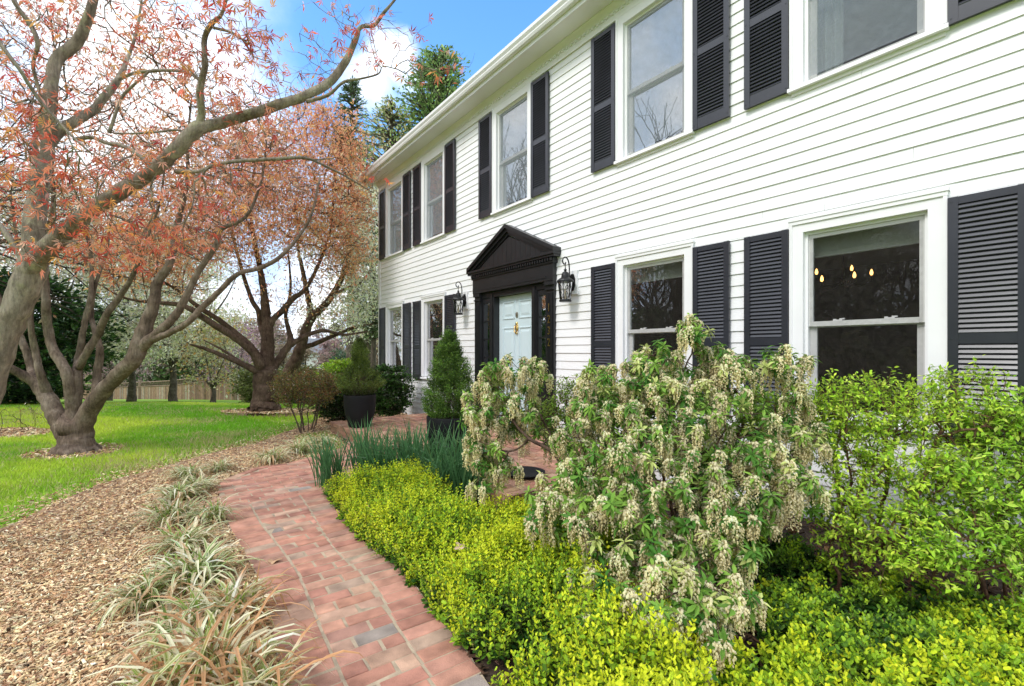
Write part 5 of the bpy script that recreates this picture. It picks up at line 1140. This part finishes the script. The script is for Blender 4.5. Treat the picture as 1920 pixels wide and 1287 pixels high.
bush('clipped_hedge', 'clipped olive-green block hedge behind the trunk of the orange maple', 500, 15.5, 690, 765, 52, [(.13, .16, .045), (.17, .20, .06), (.10, .12, .035)], 54, 11000, .07, shape='round', depth=.6)
bush('clipped_hedge', 'low olive hedge behind the twiggy shrub', 560, 14.5, 690, 775, 40, [(.14, .16, .05), (.19, .20, .07), (.11, .12, .04)], 55, 7000, .07, depth=.6)
# young twigs at far left bed
shrub('young_shrub', 'thin leafless young shrub in the small mulch patch at the far left', 'shrub', None, G(35, 812, -.03), [(30, 775, 7.5, 40, 22, .3, 1)], 120, .06, .1, OVAL, [(.45, .22, .1), (.3, .3, .1)], None, .03, 1, 57, tw=(1, .1), bark=M_twig, nst=7, spread=.2, rtip=.0025)
# ---- pots with dwarf conifers
def pot(x, y, label):
    t = empty('planter_pot', tuple(HW(x, y, PORCH_Z)), label, 'pot', 'black pots on the porch')
    m = MB(); m.lathe([(0, 0), (.165, 0), (.172, .012), (.178, .06), (.205, .13), (.226, .22), (.237, .33), (.242, .44), (.244, .495), (.24, .503), (.228, .503), (.222, .495), (.22, .44), (0, .44)], (0, 0, 0), 48); m.build('pot_body', M_pot, t, smooth=True)
    m = MB(); a = np.linspace(0, 2*math.pi, 30, endpoint=False); rr = np.linspace(0, .219, 5); V = [(r_*math.cos(q), r_*math.sin(q), .452+.012*math.sin(7*q+r_*40)) for r_ in rr for q in a]; i, j = np.meshgrid(np.arange(30), np.arange(4)); 
    m.add(V, [np.stack([j*30+i, j*30+(i+1) % 30, (j+1)*30+(i+1) % 30, (j+1)*30+i], -1).reshape(-1, 4)]); m.build('soil', M_soil, t)
    return t
M_needle = leaf_mat('spruce_needle', .25, .03)
def dwarf_conifer(x, y, H, W, label, seed, prof, pal, sprigs=900):
    base = HW(x, y, PORCH_Z+.44); t = empty('dwarf_conifer', tuple(base), label, 'conifer', 'dwarf conifers in pots'); r = np.random.default_rng(seed)
    m = MB(); kk = np.linspace(0, 1, 7); m.tube(np.column_stack([r.normal(0, .008, 7), r.normal(0, .008, 7), kk*H*.95]), .022*(1-.9*kk), 8)
    A, B, C0, DV_, TN = [], [], [], [], []
    lump = r.random(60)
    for k in range(sprigs):
        f = r.random()**1.25; a = r.uniform(0, 2*math.pi); R = W*np.interp(f, *prof)*(.82+.3*lump[int(f*14)*4+int(a/1.58)])
        ln = R*(1-.5*r.random()**2.2); en = np.array([math.cos(a)*ln, math.sin(a)*ln, H*f+.03+ln*.28]); st = np.array([en[0]*.25, en[1]*.25, en[2]-ln*.45])
        if k < 260: A.append(st); B.append(en)
        C0.append(en); DV_.append(nrm(en-st+np.array([0, 0, .06]))); TN.append(.45+1.1*lump[int(f*14)*4+int(a/1.58)])
    V, Fq = edges_mesh(np.array(A), np.array(B), np.full(len(A), .005), np.full(len(A), .0018), 4); m.add(V, [Fq]); m.build('stem', M_twig, t, smooth=True)
    C0 = np.array(C0); DV_ = np.array(DV_); q = 34; cp = np.repeat(C0, q, 0); dd = np.repeat(DV_, q, 0); mm = len(cp); al = r.uniform(-.06, .035, (mm, 1)); cp = cp+dd*al+r.normal(0, .012, (mm, 3))
    dv = nrm(dd*.8+r.normal(0, .55, (mm, 3))); V, Fq, C = inst(SLIM[0], SLIM[1], cp, dv, rdir(mm, .5, r), r.uniform(.014, .03, mm), pick(pal, mm, .18)*np.repeat(TN, q)[:, None])
    link('needles', mesh_data('needles', V, [Fq], M_needle, C), t)
p1_, p2_ = np.array([-2.41, 7.15, 0]), np.array([-.66, 4.82, 0]); h1, h2 = hlocal(p1_), hlocal(p2_)
pot(h1[0], h1[1]-.02, 'matte black pot standing at the far left corner of the brick porch'); pot(h2[0], h2[1], 'matte black pot on the porch behind the daffodil leaves')
SPG = [(.075, .15, .025), (.12, .22, .035), (.05, .10, .02), (.18, .29, .05)]
dwarf_conifer(h1[0], h1[1]-.02, .88, .34, 'dwarf conifer with wide skirt and narrow spire in the far pot', 61, ([0, .12, .3, .42, .52, .7, .9, 1], [.8, 1, .92, .6, .36, .32, .22, .05]), [(.085, .13, .025), (.13, .18, .035), (.06, .10, .022), (.19, .24, .05)], 1100)
dwarf_conifer(h2[0], h2[1], .90, .265, 'dense cone-shaped dwarf conifer in the pot behind the daffodil leaves', 62, ([0, .1, .3, .5, .7, .85, .95, 1], [.8, 1, .9, .72, .5, .34, .2, .06]), SPG, 1300)
m = MB(); m.lathe([(0, 0), (.15, 0), (.19, .02), (.2, .035), (.19, .035), (.15, .015), (0, .012)], (0, 0, 0), 32); o = m.build('plant_saucer', M_pot, smooth=True); o.location = np.array([.12, 4.35, PORCH_Z+.002]); tag(o, 'empty black plant saucer on the porch bricks behind the flowering shrub', 'saucer')
# ------------------------------------------------------------------ strap-leaved plants
def straps(n, L, w, spread, arch, seed, edge, mid, tip, tipf=.2, seg=6, upright=.5, base_r=.05, tone=.2, twist=.4, bleach=0.0):
    """clump of arching striped blades; returns mesh arrays"""
    r = np.random.default_rng(seed); a = r.uniform(0, 2*math.pi, n); ln = L*r.uniform(.6, 1.15, n); lean = np.clip(r.beta(2, 2, n)*spread, .03, 2); ar = arch*r.uniform(.6, 1.4, n); ww = w*r.uniform(.7, 1.25, n)
    b = np.column_stack([r.normal(0, base_r, (n, 2)), np.zeros(n)]); V = np.zeros((n, seg+1, 3, 3)); C = np.zeros((n, seg+1, 3, 3))
    hd = np.column_stack([np.cos(a), np.sin(a), 0*a]); sd_ = np.column_stack([-np.sin(a), np.cos(a), 0*a]); p = b.copy(); th = lean*.55
    kink = r.uniform(.3, .9, n); kk = (r.random(n) < .3)*r.uniform(.4, 1.0, n)
    tn = (1+r.normal(0, tone, n))[:, None]; bl = (r.random(n) < bleach)[:, None]; blc = np.array([.93, .84, .58]); dry = r.random(n) < tipf; drl = r.uniform(.2, .7, n)
    for s in range(seg+1):
        f = s/seg; wf = ww*(1-.15*(1-f)*2 if f < .3 else 1)*(1 if f < .55 else max(.03, 1-((f-.55)/.45)**1.6)); up = np.array([0, 0, 1.0])
        nrmv = -hd*np.cos(np.minimum(th, 3))[:, None]*0+up
        sw = nrm(sd_+up*(r.normal(0, .05)+twist*np.sin(a*5+f*2))[:, None]*.4)
        V[:, s, 0] = p-sw*wf[:, None]/2; V[:, s, 2] = p+sw*wf[:, None]/2; V[:, s, 1] = p+np.array([0, 0, -.18])*wf[:, None]
        isd = (dry&(f > 1-drl))[:, None]; ce = np.where(isd, tip, np.where(bl, blc, edge)); cm = np.where(isd, np.asarray(tip)*.8, np.where(bl, blc*.9, mid))
        C[:, s, 0] = ce*tn; C[:, s, 2] = ce*tn; C[:, s, 1] = cm*tn
        d = hd*np.sin(th)[:, None]+up*np.cos(th)[:, None]; p = p+d*(ln/seg)[:, None]; th = np.minimum(th+ar*(.5+f)*(1/seg)*2.2+np.where(np.abs(f-kink) < .5/seg, kk, 0), 2.75)
        p[:, 2] = np.maximum(p[:, 2], .004+.01*r.random(n))
    V = V.reshape(-1, 3); C = np.clip(C.reshape(-1, 3), .01, .9)
    s, k = np.meshgrid(np.arange(seg), np.arange(2), indexing='ij'); i = (s*3+k).ravel(); q = np.stack([i, i+1, i+4, i+3], 1); q = (q[None]+(np.arange(n)*(seg+1)*3)[:, None, None]).reshape(-1, 4)
    return V, q, C
M_strap = leaf_mat('strap_leaf', .42, .01, .4)
PAL_V = dict(edge=(.93, .86, .54), mid=(.17, .32, .06), tip=(.62, .42, .24))
CL = []
for k in range(5):
    V1, q1, C1 = straps(130, .41, .016, 1.5, 1.35, 100+k, **PAL_V, tipf=.35, bleach=.45); V2, q2, C2 = straps(70, .29, .013, 1.1, .8, 200+k, (.30, .38, .10), (.17, .28, .05), (.5, .32, .16), .3)
    V3, q3, C3 = straps(70, .26, .008, 1.9, 1.2, 300+k, (.66, .50, .32), (.52, .35, .2), (.55, .33, .18), 1.0, tone=.3)
    V = np.vstack([V1, V2, V3]); Fq = np.vstack([q1, q2+len(V1), q3+len(V1)+len(V2)]); C = np.vstack([C1, C2, C3]); CL.append(mesh_data('grass_clump', V, [Fq], M_strap, C))
for k in range(3):                                    # browner front clumps
    V1, q1, C1 = straps(130, .42, .016, 1.45, 1.25, 400+k, (.93, .80, .50), (.26, .33, .07), (.60, .34, .17), .6, bleach=.5); V2, q2, C2 = straps(70, .28, .009, 1.0, .8, 500+k, (.32, .40, .10), (.18, .29, .05), (.55, .3, .14), .4)
    V3, q3, C3 = straps(90, .27, .008, 1.5, 1.1, 600+k, (.60, .38, .2), (.46, .26, .13), (.5, .25, .11), 1.0, tone=.3)
    V = np.vstack([V1, V2, V3]); Fq = np.vstack([q1, q2+len(V1), q3+len(V1)+len(V2)]); C = np.vstack([C1, C2, C3]); CL.append(mesh_data('grass_clump', V, [Fq], M_strap, C))
CLUMPS = [(606, 838, .75, 0, 'variegated grass clump nearest the porch corner, under the twiggy shrub'), (560, 852, .85, 1, 'cream-striped grass clump in front of the twiggy shrub'), (508, 868, .85, 2, 'cream-striped grass clump on the brown mulch at the bend of the path'),
 (411, 886, .62, 3, 'small upright grass clump where the path bends, with pale bent blades'), (352, 900, .8, 4, 'pale grass clump at the upper end of the long row beside the lawn'), (338, 940, .85, 0, 'pale striped grass clump second from the top of the row along the path'),
 (372, 925, .7, 1, 'small pale grass clump squeezed between the row and the corner of the path'), (325, 985, .85, 2, 'drooping striped grass clump third from the top of the row along the path'), (392, 985, .75, 4, 'flattened pale grass clump touching the left edge of the path'),
 (342, 1040, .85, 3, 'striped grass clump in the middle of the row along the path'), (370, 1100, 1.0, 0, 'large green-hearted striped grass clump with a tall arching crown'), (275, 1140, .72, 2, 'striped grass clump leaning out over the wood chips at left of the row'),
 (432, 1180, 1.0, 5, 'big browned grass clump spilling over the edge of the bricks'), (350, 1215, .85, 4, 'pale drooping grass clump between the two big brown-tipped ones'), (392, 1300, 1.05, 6, 'nearest grass clump, brown-tipped, at the bottom edge of the photo'),
 (470, 1345, .85, 7, 'brown-tipped grass clump at the bottom edge touching the bricks'), (300, 1330, .8, 5, 'browned grass clump at the bottom edge beside the wood chips')]
for x, y, s, v, lab in CLUMPS:
    o = link('grass_clump', CL[v]); p = G(x, y, -.02); o.location = p; o.scale = (s, s, s*rng.uniform(.85, 1.1)); o.rotation_euler = (0, 0, rng.uniform(0, 6.28)); tag(o, lab, 'grass clump', 'striped grass clumps edging the path')
# daffodil leaves
DF = []
for k in range(4):
    V, q, C = straps(125, .68, .0145, .85, .28, 700+k, (.13, .28, .115), (.085, .21, .08), (.2, .32, .12), .1, base_r=.075, tone=.22, seg=5); DF.append(mesh_data('daffodil_clump', V, [q], M_strap, C))
for k, (x, y, s, lab) in enumerate([(-1.84, 4.62, .82, 'leftmost clump of dark daffodil leaves, leaning over the path'), (-1.52, 4.72, .98, 'daffodil leaves second from the left in the row before the porch'), (-1.28, 4.50, .95, 'tall daffodil leaves in the left half of the row'),
     (-1.10, 4.78, .95, 'daffodil leaves at the back of the row against the porch edge'), (-.98, 4.40, 1.0, 'daffodil leaves in the middle of the row'), (-.74, 4.38, 1.0, 'daffodil leaves in front of the left side of the near pot'), (-.52, 4.20, 1.05, 'daffodil leaves directly in front of the near pot'),
     (-.36, 3.98, .95, 'rightmost daffodil leaves beside the flowering shrub'), (-.66, 4.02, .8, 'shorter daffodil leaves rising out of the golden ground cover')]):
    o = link('daffodil_clump', DF[k % 4]); o.location = (x, y, -.02); o.scale = (s, s, s); o.rotation_euler = (.0, 0, k*1.9); tag(o, lab, 'daffodil leaves', 'flowerless daffodil clumps before the porch')
# ---- golden ground cover
def cover():
    r = np.random.default_rng(71); n = 9000
    q = np.column_stack([r.uniform(-2.2, 3.6, n), r.uniform(1.15, 4.6, n)]); q = q[np.abs(q[:, 0]/q[:, 1]) < 1.4]
    def inside(q):
        h, o = hlocal(np.column_stack([q, 0*q[:, 0]])); return inpoly(q, bed2)&(o > .75)&(q[:, 1] < 4.25)&~((q[:, 1] > 3.35)&(q[:, 0] > -.6))
    q = q[inside(q)]; edge = np.clip(pdist(q, RIGHT)/.17, 0, 1); right = np.clip((q[:, 0]-.45)/.5, 0, 1); back = np.clip((q[:, 1]-1.9)/.5, 0, 1)*right
    mound = vnoise(q, 2.3, 21)*.6+vnoise(q, 6, 22)*.4
    k = r.random(len(q)) < np.clip(1-.15*right-.55*back, .1, 1)*np.where(mound > .30+.1*right, 1, .25); q, edge, right, back, mound = q[k], edge[k], right[k], back[k], mound[k]
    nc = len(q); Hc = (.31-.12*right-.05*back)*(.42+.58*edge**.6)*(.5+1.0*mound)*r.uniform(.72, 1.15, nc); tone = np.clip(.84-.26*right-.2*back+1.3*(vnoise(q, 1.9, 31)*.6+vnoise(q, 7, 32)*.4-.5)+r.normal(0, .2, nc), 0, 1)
    per = 11; i = np.repeat(np.arange(nc), per); m = len(i); off = r.normal(0, .026, (m, 2)); rr = np.linalg.norm(off, axis=1)
    P0 = np.column_stack([q[i]+off*.5, np.full(m, -.02)]); H = Hc[i]*(1.03-4.5*rr)*r.uniform(.82, 1.08, m); H = np.maximum(H, .05)
    ax = nrm(np.column_stack([off*6+r.normal(0, .12, (m, 2)), np.ones(m)])); rt, bk, tn = right[i], back[i], tone[i]
    Vs, Fs = edges_mesh(P0+ax*(H*.3)[:, None], P0+ax*(H*.93)[:, None], np.full(m, .0016), np.full(m, .0008), 3)
    cps, dvs, cols, scs, nvs = [], [], [], [], []
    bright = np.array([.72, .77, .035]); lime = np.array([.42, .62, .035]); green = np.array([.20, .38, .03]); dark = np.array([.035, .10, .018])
    for lv in range(6):
        ang = r.uniform(0, 6.28, m); drop = np.minimum(.017*lv+.004*lv*lv, H*.6)
        for s in (0, 1):
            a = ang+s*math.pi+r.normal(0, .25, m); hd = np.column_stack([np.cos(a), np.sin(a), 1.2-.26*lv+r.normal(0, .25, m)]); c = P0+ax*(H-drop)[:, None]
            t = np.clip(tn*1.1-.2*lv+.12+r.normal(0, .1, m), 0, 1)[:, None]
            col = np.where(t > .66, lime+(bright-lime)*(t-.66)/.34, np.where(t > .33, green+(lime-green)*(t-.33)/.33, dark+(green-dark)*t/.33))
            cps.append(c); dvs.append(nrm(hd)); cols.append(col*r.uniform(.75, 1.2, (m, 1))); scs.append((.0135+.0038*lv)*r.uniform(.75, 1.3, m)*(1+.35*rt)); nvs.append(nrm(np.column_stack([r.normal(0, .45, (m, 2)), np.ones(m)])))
    cp = np.vstack(cps); SM = (OVAL[0][[0, 1, 3, 4, 5, 7]]*np.array([1.3, 1, 1]), np.array([(0,1,2),(0,2,3),(0,3,4),(0,4,5)]))
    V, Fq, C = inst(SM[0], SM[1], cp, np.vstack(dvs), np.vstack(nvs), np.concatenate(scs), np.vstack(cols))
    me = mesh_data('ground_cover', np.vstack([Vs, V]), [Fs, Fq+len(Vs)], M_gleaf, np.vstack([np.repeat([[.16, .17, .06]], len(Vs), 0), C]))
    tag(link('ground_cover', me), 'golden and green small-leaved ground cover beside the brick path', 'ground cover', kind='stuff'); print('cover', nc, m)
cover()
# ---- flowering shrub with hanging cream panicles
def pieris():
    base = np.array([.78, 2.75, -.02]); r = np.random.default_rng(81)
    root = empty('flowering_shrub', tuple(base), 'large evergreen shrub hung with drooping cream flower tassels beside the front path', 'shrub')
    BL = [  # px x, y, Y, rx, ry, rY, weight
     (955, 745, 3.45, 58, 58, .22, .9), (990, 700, 3.5, 34, 24, .15, .35), (900, 800, 3.35, 34, 45, .15, .4), (925, 870, 3.25, 40, 55, .15, .4), (1000, 800, 3.4, 50, 40, .2, .35), (935, 690, 3.45, 22, 20, .12, .25),
     (1150, 745, 2.95, 80, 55, .28, 1.0), (1235, 680, 2.95, 55, 35, .22, .6), (1298, 620, 2.9, 22, 28, .12, .35), (1345, 690, 2.9, 42, 38, .2, .45), (1240, 760, 2.75, 110, 60, .3, 1.1), (1120, 840, 2.7, 90, 70, .3, 1.0),
     (1330, 800, 2.65, 120, 70, .3, 1.2), (1462, 680, 2.75, 36, 26, .14, .35), (1500, 725, 2.72, 18, 32, .1, .22), (1485, 810, 2.7, 70, 42, .22, .6), (1225, 880, 2.4, 120, 70, .25, 1.2), (1390, 900, 2.45, 100, 60, .25, .9), (1490, 915, 2.55, 36, 36, .15, .25),
     (1065, 950, 2.45, 70, 70, .25, .8), (1185, 985, 2.2, 120, 75, .22, 1.1), (1340, 1000, 2.2, 85, 65, .2, .8), (1240, 1110, 1.95, 110, 70, .18, 1.0), (1200, 1190, 1.82, 80, 55, .12, .7), (1320, 1160, 1.88, 75, 70, .14, .7), (1110, 1080, 2.1, 45, 50, .15, .35), (1130, 1215, 1.8, 45, 40, .1, .35), (1300, 1235, 1.78, 60, 35, .1, .45)]
    A = blob_pts(BL, 1500, 82, .55); st = base+np.column_stack([r.normal(0, .06, (4, 2)), np.zeros(4)])
    pos, P_ = colonize(st, A, .06, 1.6, .075, 80, .2, .05, seed=83, maxn=5000); rad, tip = radii(P_, .0023, 2.2); rad = np.minimum(rad, .026); k = np.where(P_ >= 0)[0]
    V, Fq = edges_mesh(pos[P_[k]]-base, pos[k]-base, np.minimum(rad[P_[k]], rad[k]*1.6), rad[k], 6); link('branches', mesh_data('branches', V, [Fq], M_bark3, smooth=True), root)
    tips = k[tip[k]|((rad[k] < .006)&(r.random(len(k)) < .8))]
    # whorls at shoot ends
    A_, M_, B_, d_ = twiglets(pos[tips], nrm(pos[tips]-pos[P_[tips]]), 2, .085, r, .35, .75); sel = r.random(len(B_)) < .84; A_, M_, B_, d_ = A_[sel], M_[sel], B_[sel], d_[sel]; V1, F1 = edges_mesh(np.vstack([A_, M_])-base, np.vstack([M_, B_])-base, np.full(2*len(A_), .0017), np.full(2*len(A_), .0014), 4); link('shoots', mesh_data('shoots', V1, [F1], M_bark3, smooth=True), root)
    m = len(B_); tp = B_; ax = nrm(d_+np.array([0, 0, .7])); cps, dvs, cols, scs, nvs = [], [], [], [], []
    u = nrm(np.cross(ax, rdir(m, 0, r))); v = np.cross(ax, u); hue = r.random(m)[:, None]
    c_a, c_b, c_c = np.array([.065, .18, .028]), np.array([.24, .40, .065]), np.array([.50, .56, .18]); wc = np.clip(hue*1.4-.2, 0, 1); base_c = (c_a*(1-wc)+c_b*wc); base_c = np.where(r.random((m, 1)) < .14, c_c, base_c)
    for q in range(15):
        a = 2.4*q+r.normal(0, .25, m); ring = q/15; el = .55-1.25*(1-ring)+r.normal(0, .2, m); d = (np.cos(a)[:, None]*u+np.sin(a)[:, None]*v)*np.cos(el)[:, None]+ax*np.sin(el)[:, None]
        d[:, 2] -= .18; cps.append(tp-ax*(.028*(1-ring))); dvs.append(nrm(d)); scs.append(r.uniform(.045, .075, m)*(1-.15*ring)); nvs.append(nrm(ax+np.array([0, 0, .5])+r.normal(0, .15, (m, 3)))); cols.append(base_c*r.uniform(.75, 1.25, (m, 1)))
    V, Fq, C = inst(LANCE[0], LANCE[1], np.vstack(cps)-base, np.vstack(dvs), np.vstack(nvs), np.concatenate(scs), np.vstack(cols)); link('foliage', mesh_data('foliage', V, [Fq], leaf_mat('glossy_shrub_leaf', .3, .03, .3), C), root)
    # panicles: several hanging strings of little bells below most whorls
    fl = np.where(r.random(m) < .66)[0]; bp, bd, bc, bs, SA, SB = [], [], [], [], [], []
    for i in fl:
        ns = r.integers(4, 10); tone = r.uniform(.88, 1.08); L0 = r.uniform(.07, .18)
        for s in range(ns):
            a = r.uniform(0, 6.28); L_ = L0*r.uniform(.55, 1.15); out = r.uniform(.01, .035); nb = int(L_/.0046)+3; f = np.linspace(0, 1, nb); o = np.array([math.cos(a), math.sin(a), 0])
            p = tp[i]+o*(out*np.minimum(1, f*3+.15))[:, None]*1.0+np.array([0, 0, -1])*(L_*f**1.15)[:, None]+np.array([0, 0, .012])
            SA.append(p[:-1]); SB.append(p[1:]); ja = r.uniform(0, 6.28, nb); j = np.column_stack([np.cos(ja), np.sin(ja), r.normal(-.5, .3, nb)]); w_ = .0078*(1-.5*f)
            bp.append(p+j*w_[:, None]); bd.append(nrm(j*np.array([1, 1, .5])+np.array([0, 0, -.9]))); bs.append(.0155*(1-.4*f)*r.uniform(.8, 1.2, nb)); cc = np.array([.97, .91, .68])*tone*(1-.16*f[:, None]*np.array([.3, .6, 1.4])); bc.append(cc*r.uniform(.88, 1.08, (nb, 1)))
    BELL = np.array([(0,0,0),(.36,.4,0),(0,.4,.36),(-.36,.4,0),(0,.4,-.36),(.2,.95,0),(0,.95,.2),(-.2,.95,0),(0,.95,-.2)]); BF = np.array([(0,1,2,2),(0,2,3,3),(0,3,4,4),(0,4,1,1)]); BFt = BF[:, :3]; BFq = np.array([(1,5,6,2),(2,6,7,3),(3,7,8,4),(4,8,5,1)])
    bp, bd, bc, bs = np.vstack(bp), np.vstack(bd), np.vstack(bc), np.concatenate(bs); nv = rdir(len(bp), 0, r)
    V, F1, C = inst(BELL, BFt, bp-base, bd, nv, bs, bc); F2 = (BFq[None]+(np.arange(len(bp))*9)[:, None, None]).reshape(-1, 4); SA, SB = np.vstack(SA), np.vstack(SB)
    V3, F3 = edges_mesh(SA-base, SB-base, np.full(len(SA), .0011), np.full(len(SA), .0009), 3)
    link('flower_tassels', mesh_data('flower_tassels', np.vstack([V, V3]), [F1, F2, F3+len(V)], leaf_mat('cream_flower', .6, .0), np.vstack([np.clip(C, 0, .95), np.repeat([[.5, .42, .22]], len(V3), 0)])), root)
    print('pieris', m, len(bp))
pieris()
# ---- bright spring shrubs by the wall
LIME = [(.46, .66, .05), (.55, .72, .07), (.34, .56, .04), (.62, .72, .13), (.23, .42, .03)]
M_redtwig = bark_mat('reddish_twig', (.10, .05, .03), (.20, .105, .065), (.30, .18, .11), 9)
def spring_bush(label, base, blobs, n, seed, pal=LIME, ls=.031, lpn=11, step=.06, tw=(5, .13)):
    return shrub('spring_shrub', label, 'shrub', None, base, blobs, n, step, .085, SHL, pal, [.3, .25, .2, .1, .15], ls, lpn, seed, bark=M_redtwig, nst=7, spread=.13, tuft=.012, rtip=.0032, infl=1.6, nflat=1.6, jit=.17, up=.12, leaf_rmax=2.3, rcap=.018, tw=tw, tw_up=.45, tw_sp=.5, shell=.2, lf=.45)
SHL = (np.array([(0,0,0),(.17,.3,.03),(.2,.6,.03),(0,1,-.08),(-.2,.6,.03),(-.17,.3,.03),(0,.45,-.03)]), np.array([(0,1,6),(1,2,6),(2,3,6),(3,4,6),(4,5,6),(5,0,6)]))
spring_bush('large lime-green leafy shrub under the right-hand ground-floor window', np.array([2.02, 2.62, -.02]),
  [(1610, 790, 2.75, 75, 45, .2, 1.0), (1700, 800, 2.65, 90, 50, .22, 1.1), (1800, 800, 2.6, 80, 50, .22, 1.0), (1560, 745, 2.85, 30, 22, .12, .3), (1640, 740, 2.8, 25, 24, .1, .3), (1720, 745, 2.7, 30, 24, .12, .3), (1775, 725, 2.7, 16, 35, .08, .25), (1860, 735, 2.65, 18, 38, .08, .25),
   (1600, 880, 2.65, 60, 40, .2, .6), (1720, 890, 2.45, 90, 45, .22, .8), (1680, 980, 2.35, 70, 30, .2, .5), (1560, 950, 2.6, 40, 35, .15, .4), (1620, 1000, 2.45, 60, 35, .2, .6), (1560, 1010, 2.5, 40, 30, .15, .4), (1700, 1060, 2.25, 60, 30, .18, .5), (1560, 840, 2.75, 35, 50, .15, .5)], 1300, 91)
spring_bush('lime-green leafy shrub at the right edge of the photo with branches sweeping low', np.array([2.75, 2.45, -.02]),
  [(1880, 830, 2.5, 70, 60, .2, 1.0), (1960, 820, 2.4, 70, 80, .2, .9), (1840, 930, 2.3, 80, 45, .2, .9), (1800, 1040, 2.15, 80, 28, .16, .7), (1880, 1060, 2.1, 70, 35, .15, .6), (1950, 950, 2.2, 60, 60, .2, .6), (1760, 980, 2.3, 50, 30, .15, .4), (1850, 1000, 2.2, 60, 30, .15, .4), (1900, 1000, 2.3, 60, 50, .2, .6)], 1000, 92, [(.36, .60, .05), (.46, .66, .08), (.28, .50, .04), (.54, .68, .14), (.18, .36, .03)] , .036)
spring_bush('small lime-green shrub below the pilaster with the house number, behind the flowering shrub', np.array([.62, 3.7, -.02]),
  [(1075, 755, 3.9, 38, 30, .2, 1), (1040, 790, 3.8, 40, 30, .2, .8), (1095, 810, 3.8, 40, 40, .2, .7), (1090, 735, 3.95, 22, 16, .1, .4)], 320, 93, [(.20, .33, .04), (.26, .38, .05), (.15, .26, .03), (.32, .42, .07), (.10, .2, .02)], .03)
spring_bush('low lime-green shrub between the two flowering-shrub spires under the shutters', np.array([1.45, 3.25, -.02]),
  [(1425, 765, 3.2, 42, 30, .18, 1), (1370, 800, 3.1, 60, 40, .2, 1), (1465, 800, 3.1, 50, 40, .18, .8), (1200, 760, 3.3, 60, 40, .2, .8), (1560, 800, 3.0, 40, 40, .15, .6)], 420, 94, [(.22, .38, .04), (.28, .42, .05), (.16, .3, .03), (.34, .46, .08), (.11, .23, .02)], .034)
# ---- fallen leaves on the bricks
M_dry = attr_mat('dry_leaf', .8, .1, 90, .15)
LF = []
for k in range(3):
    r = np.random.default_rng(900+k); n = 14; a = np.linspace(0, 2*math.pi, n, endpoint=False); rr = .032*(1+.35*np.cos(a*5+k))*(1+.25*np.cos(a)); V = np.column_stack([rr*np.cos(a), rr*.75*np.sin(a), .006+.010*np.cos(a*2+k)+r.normal(0, .002, n)]); V = np.vstack([V, [[0, 0, .003]], V-[0, 0, .0012], [[0, 0, .0018]]]); i = np.arange(n)
    Fq = np.vstack([np.stack([i, (i+1) % n, np.full(n, n)], 1), np.stack([(i+1) % n+n+1, i+n+1, np.full(n, 2*n+1)], 1)]); LF.append(mesh_data('fallen_leaf', V, [Fq, np.stack([i, i+n+1, (i+1) % n+n+1, (i+1) % n], 1)], M_dry, np.repeat([[(.42, .27, .16), (.34, .2, .11), (.46, .33, .22)][k]], len(V), 0)))
for k, (x, y, lab) in enumerate([(512, 1053, 'pale curled dead leaf near the left edge of the bricks'), (694, 1016, 'brown dead leaf caught under the golden ground cover'), (712, 1032, 'dry leaf lying on the right edge course of the path'), (830, 1140, 'dark dead leaf under the ground cover at the right edge'),
        (421, 933, 'small dark leaf at the far corner of the brick path'), (480, 1048, 'small reddish leaf on the left edge course'), (855, 1205, 'brown leaf on the bricks near the bottom of the photo'), (612, 934, 'small red-brown leaf by the daffodils on the path edge')]):
    o = link('fallen_leaf', LF[k % 3]); p = G(x, y, .003); o.location = p; s = (1.15, 1.0, .9, .8, .5, .5, .8, .6)[k]; o.scale = (s, s, s); o.rotation_euler = (0, 0, k*1.3); tag(o, lab, 'leaf', 'fallen leaves on the bricks')
o = link('fallen_leaf', LF[2]); o.location = G(862, 1027, .27); o.rotation_euler = (.3, .2, .4); o.scale = (1.1, 1.1, 1.1); tag(o, 'pale pinkish dead leaf resting on top of the golden ground cover', 'leaf')
dl = near_scatter(bed2, 420, pw=.5); dl = dl[(dl[:, 0] > .9)]
m = len(dl); V, Fq, C = inst(OVAL[0]*np.array([1.1, 1, 2.5]), OVAL[1], dl+np.array([0, 0, .03])+rng.normal(0, .012, (m, 3)), rdir(m), rdir(m, 1.0), rng.uniform(.04, .08, m), pick([(.30, .14, .075), (.22, .10, .055), (.36, .2, .12)], m))
tag(link('leaf_litter', mesh_data('leaf_litter', V, [Fq], M_dry, C)), 'scattered brown leaf litter in the shrub bed', 'leaf litter', kind='stuff')
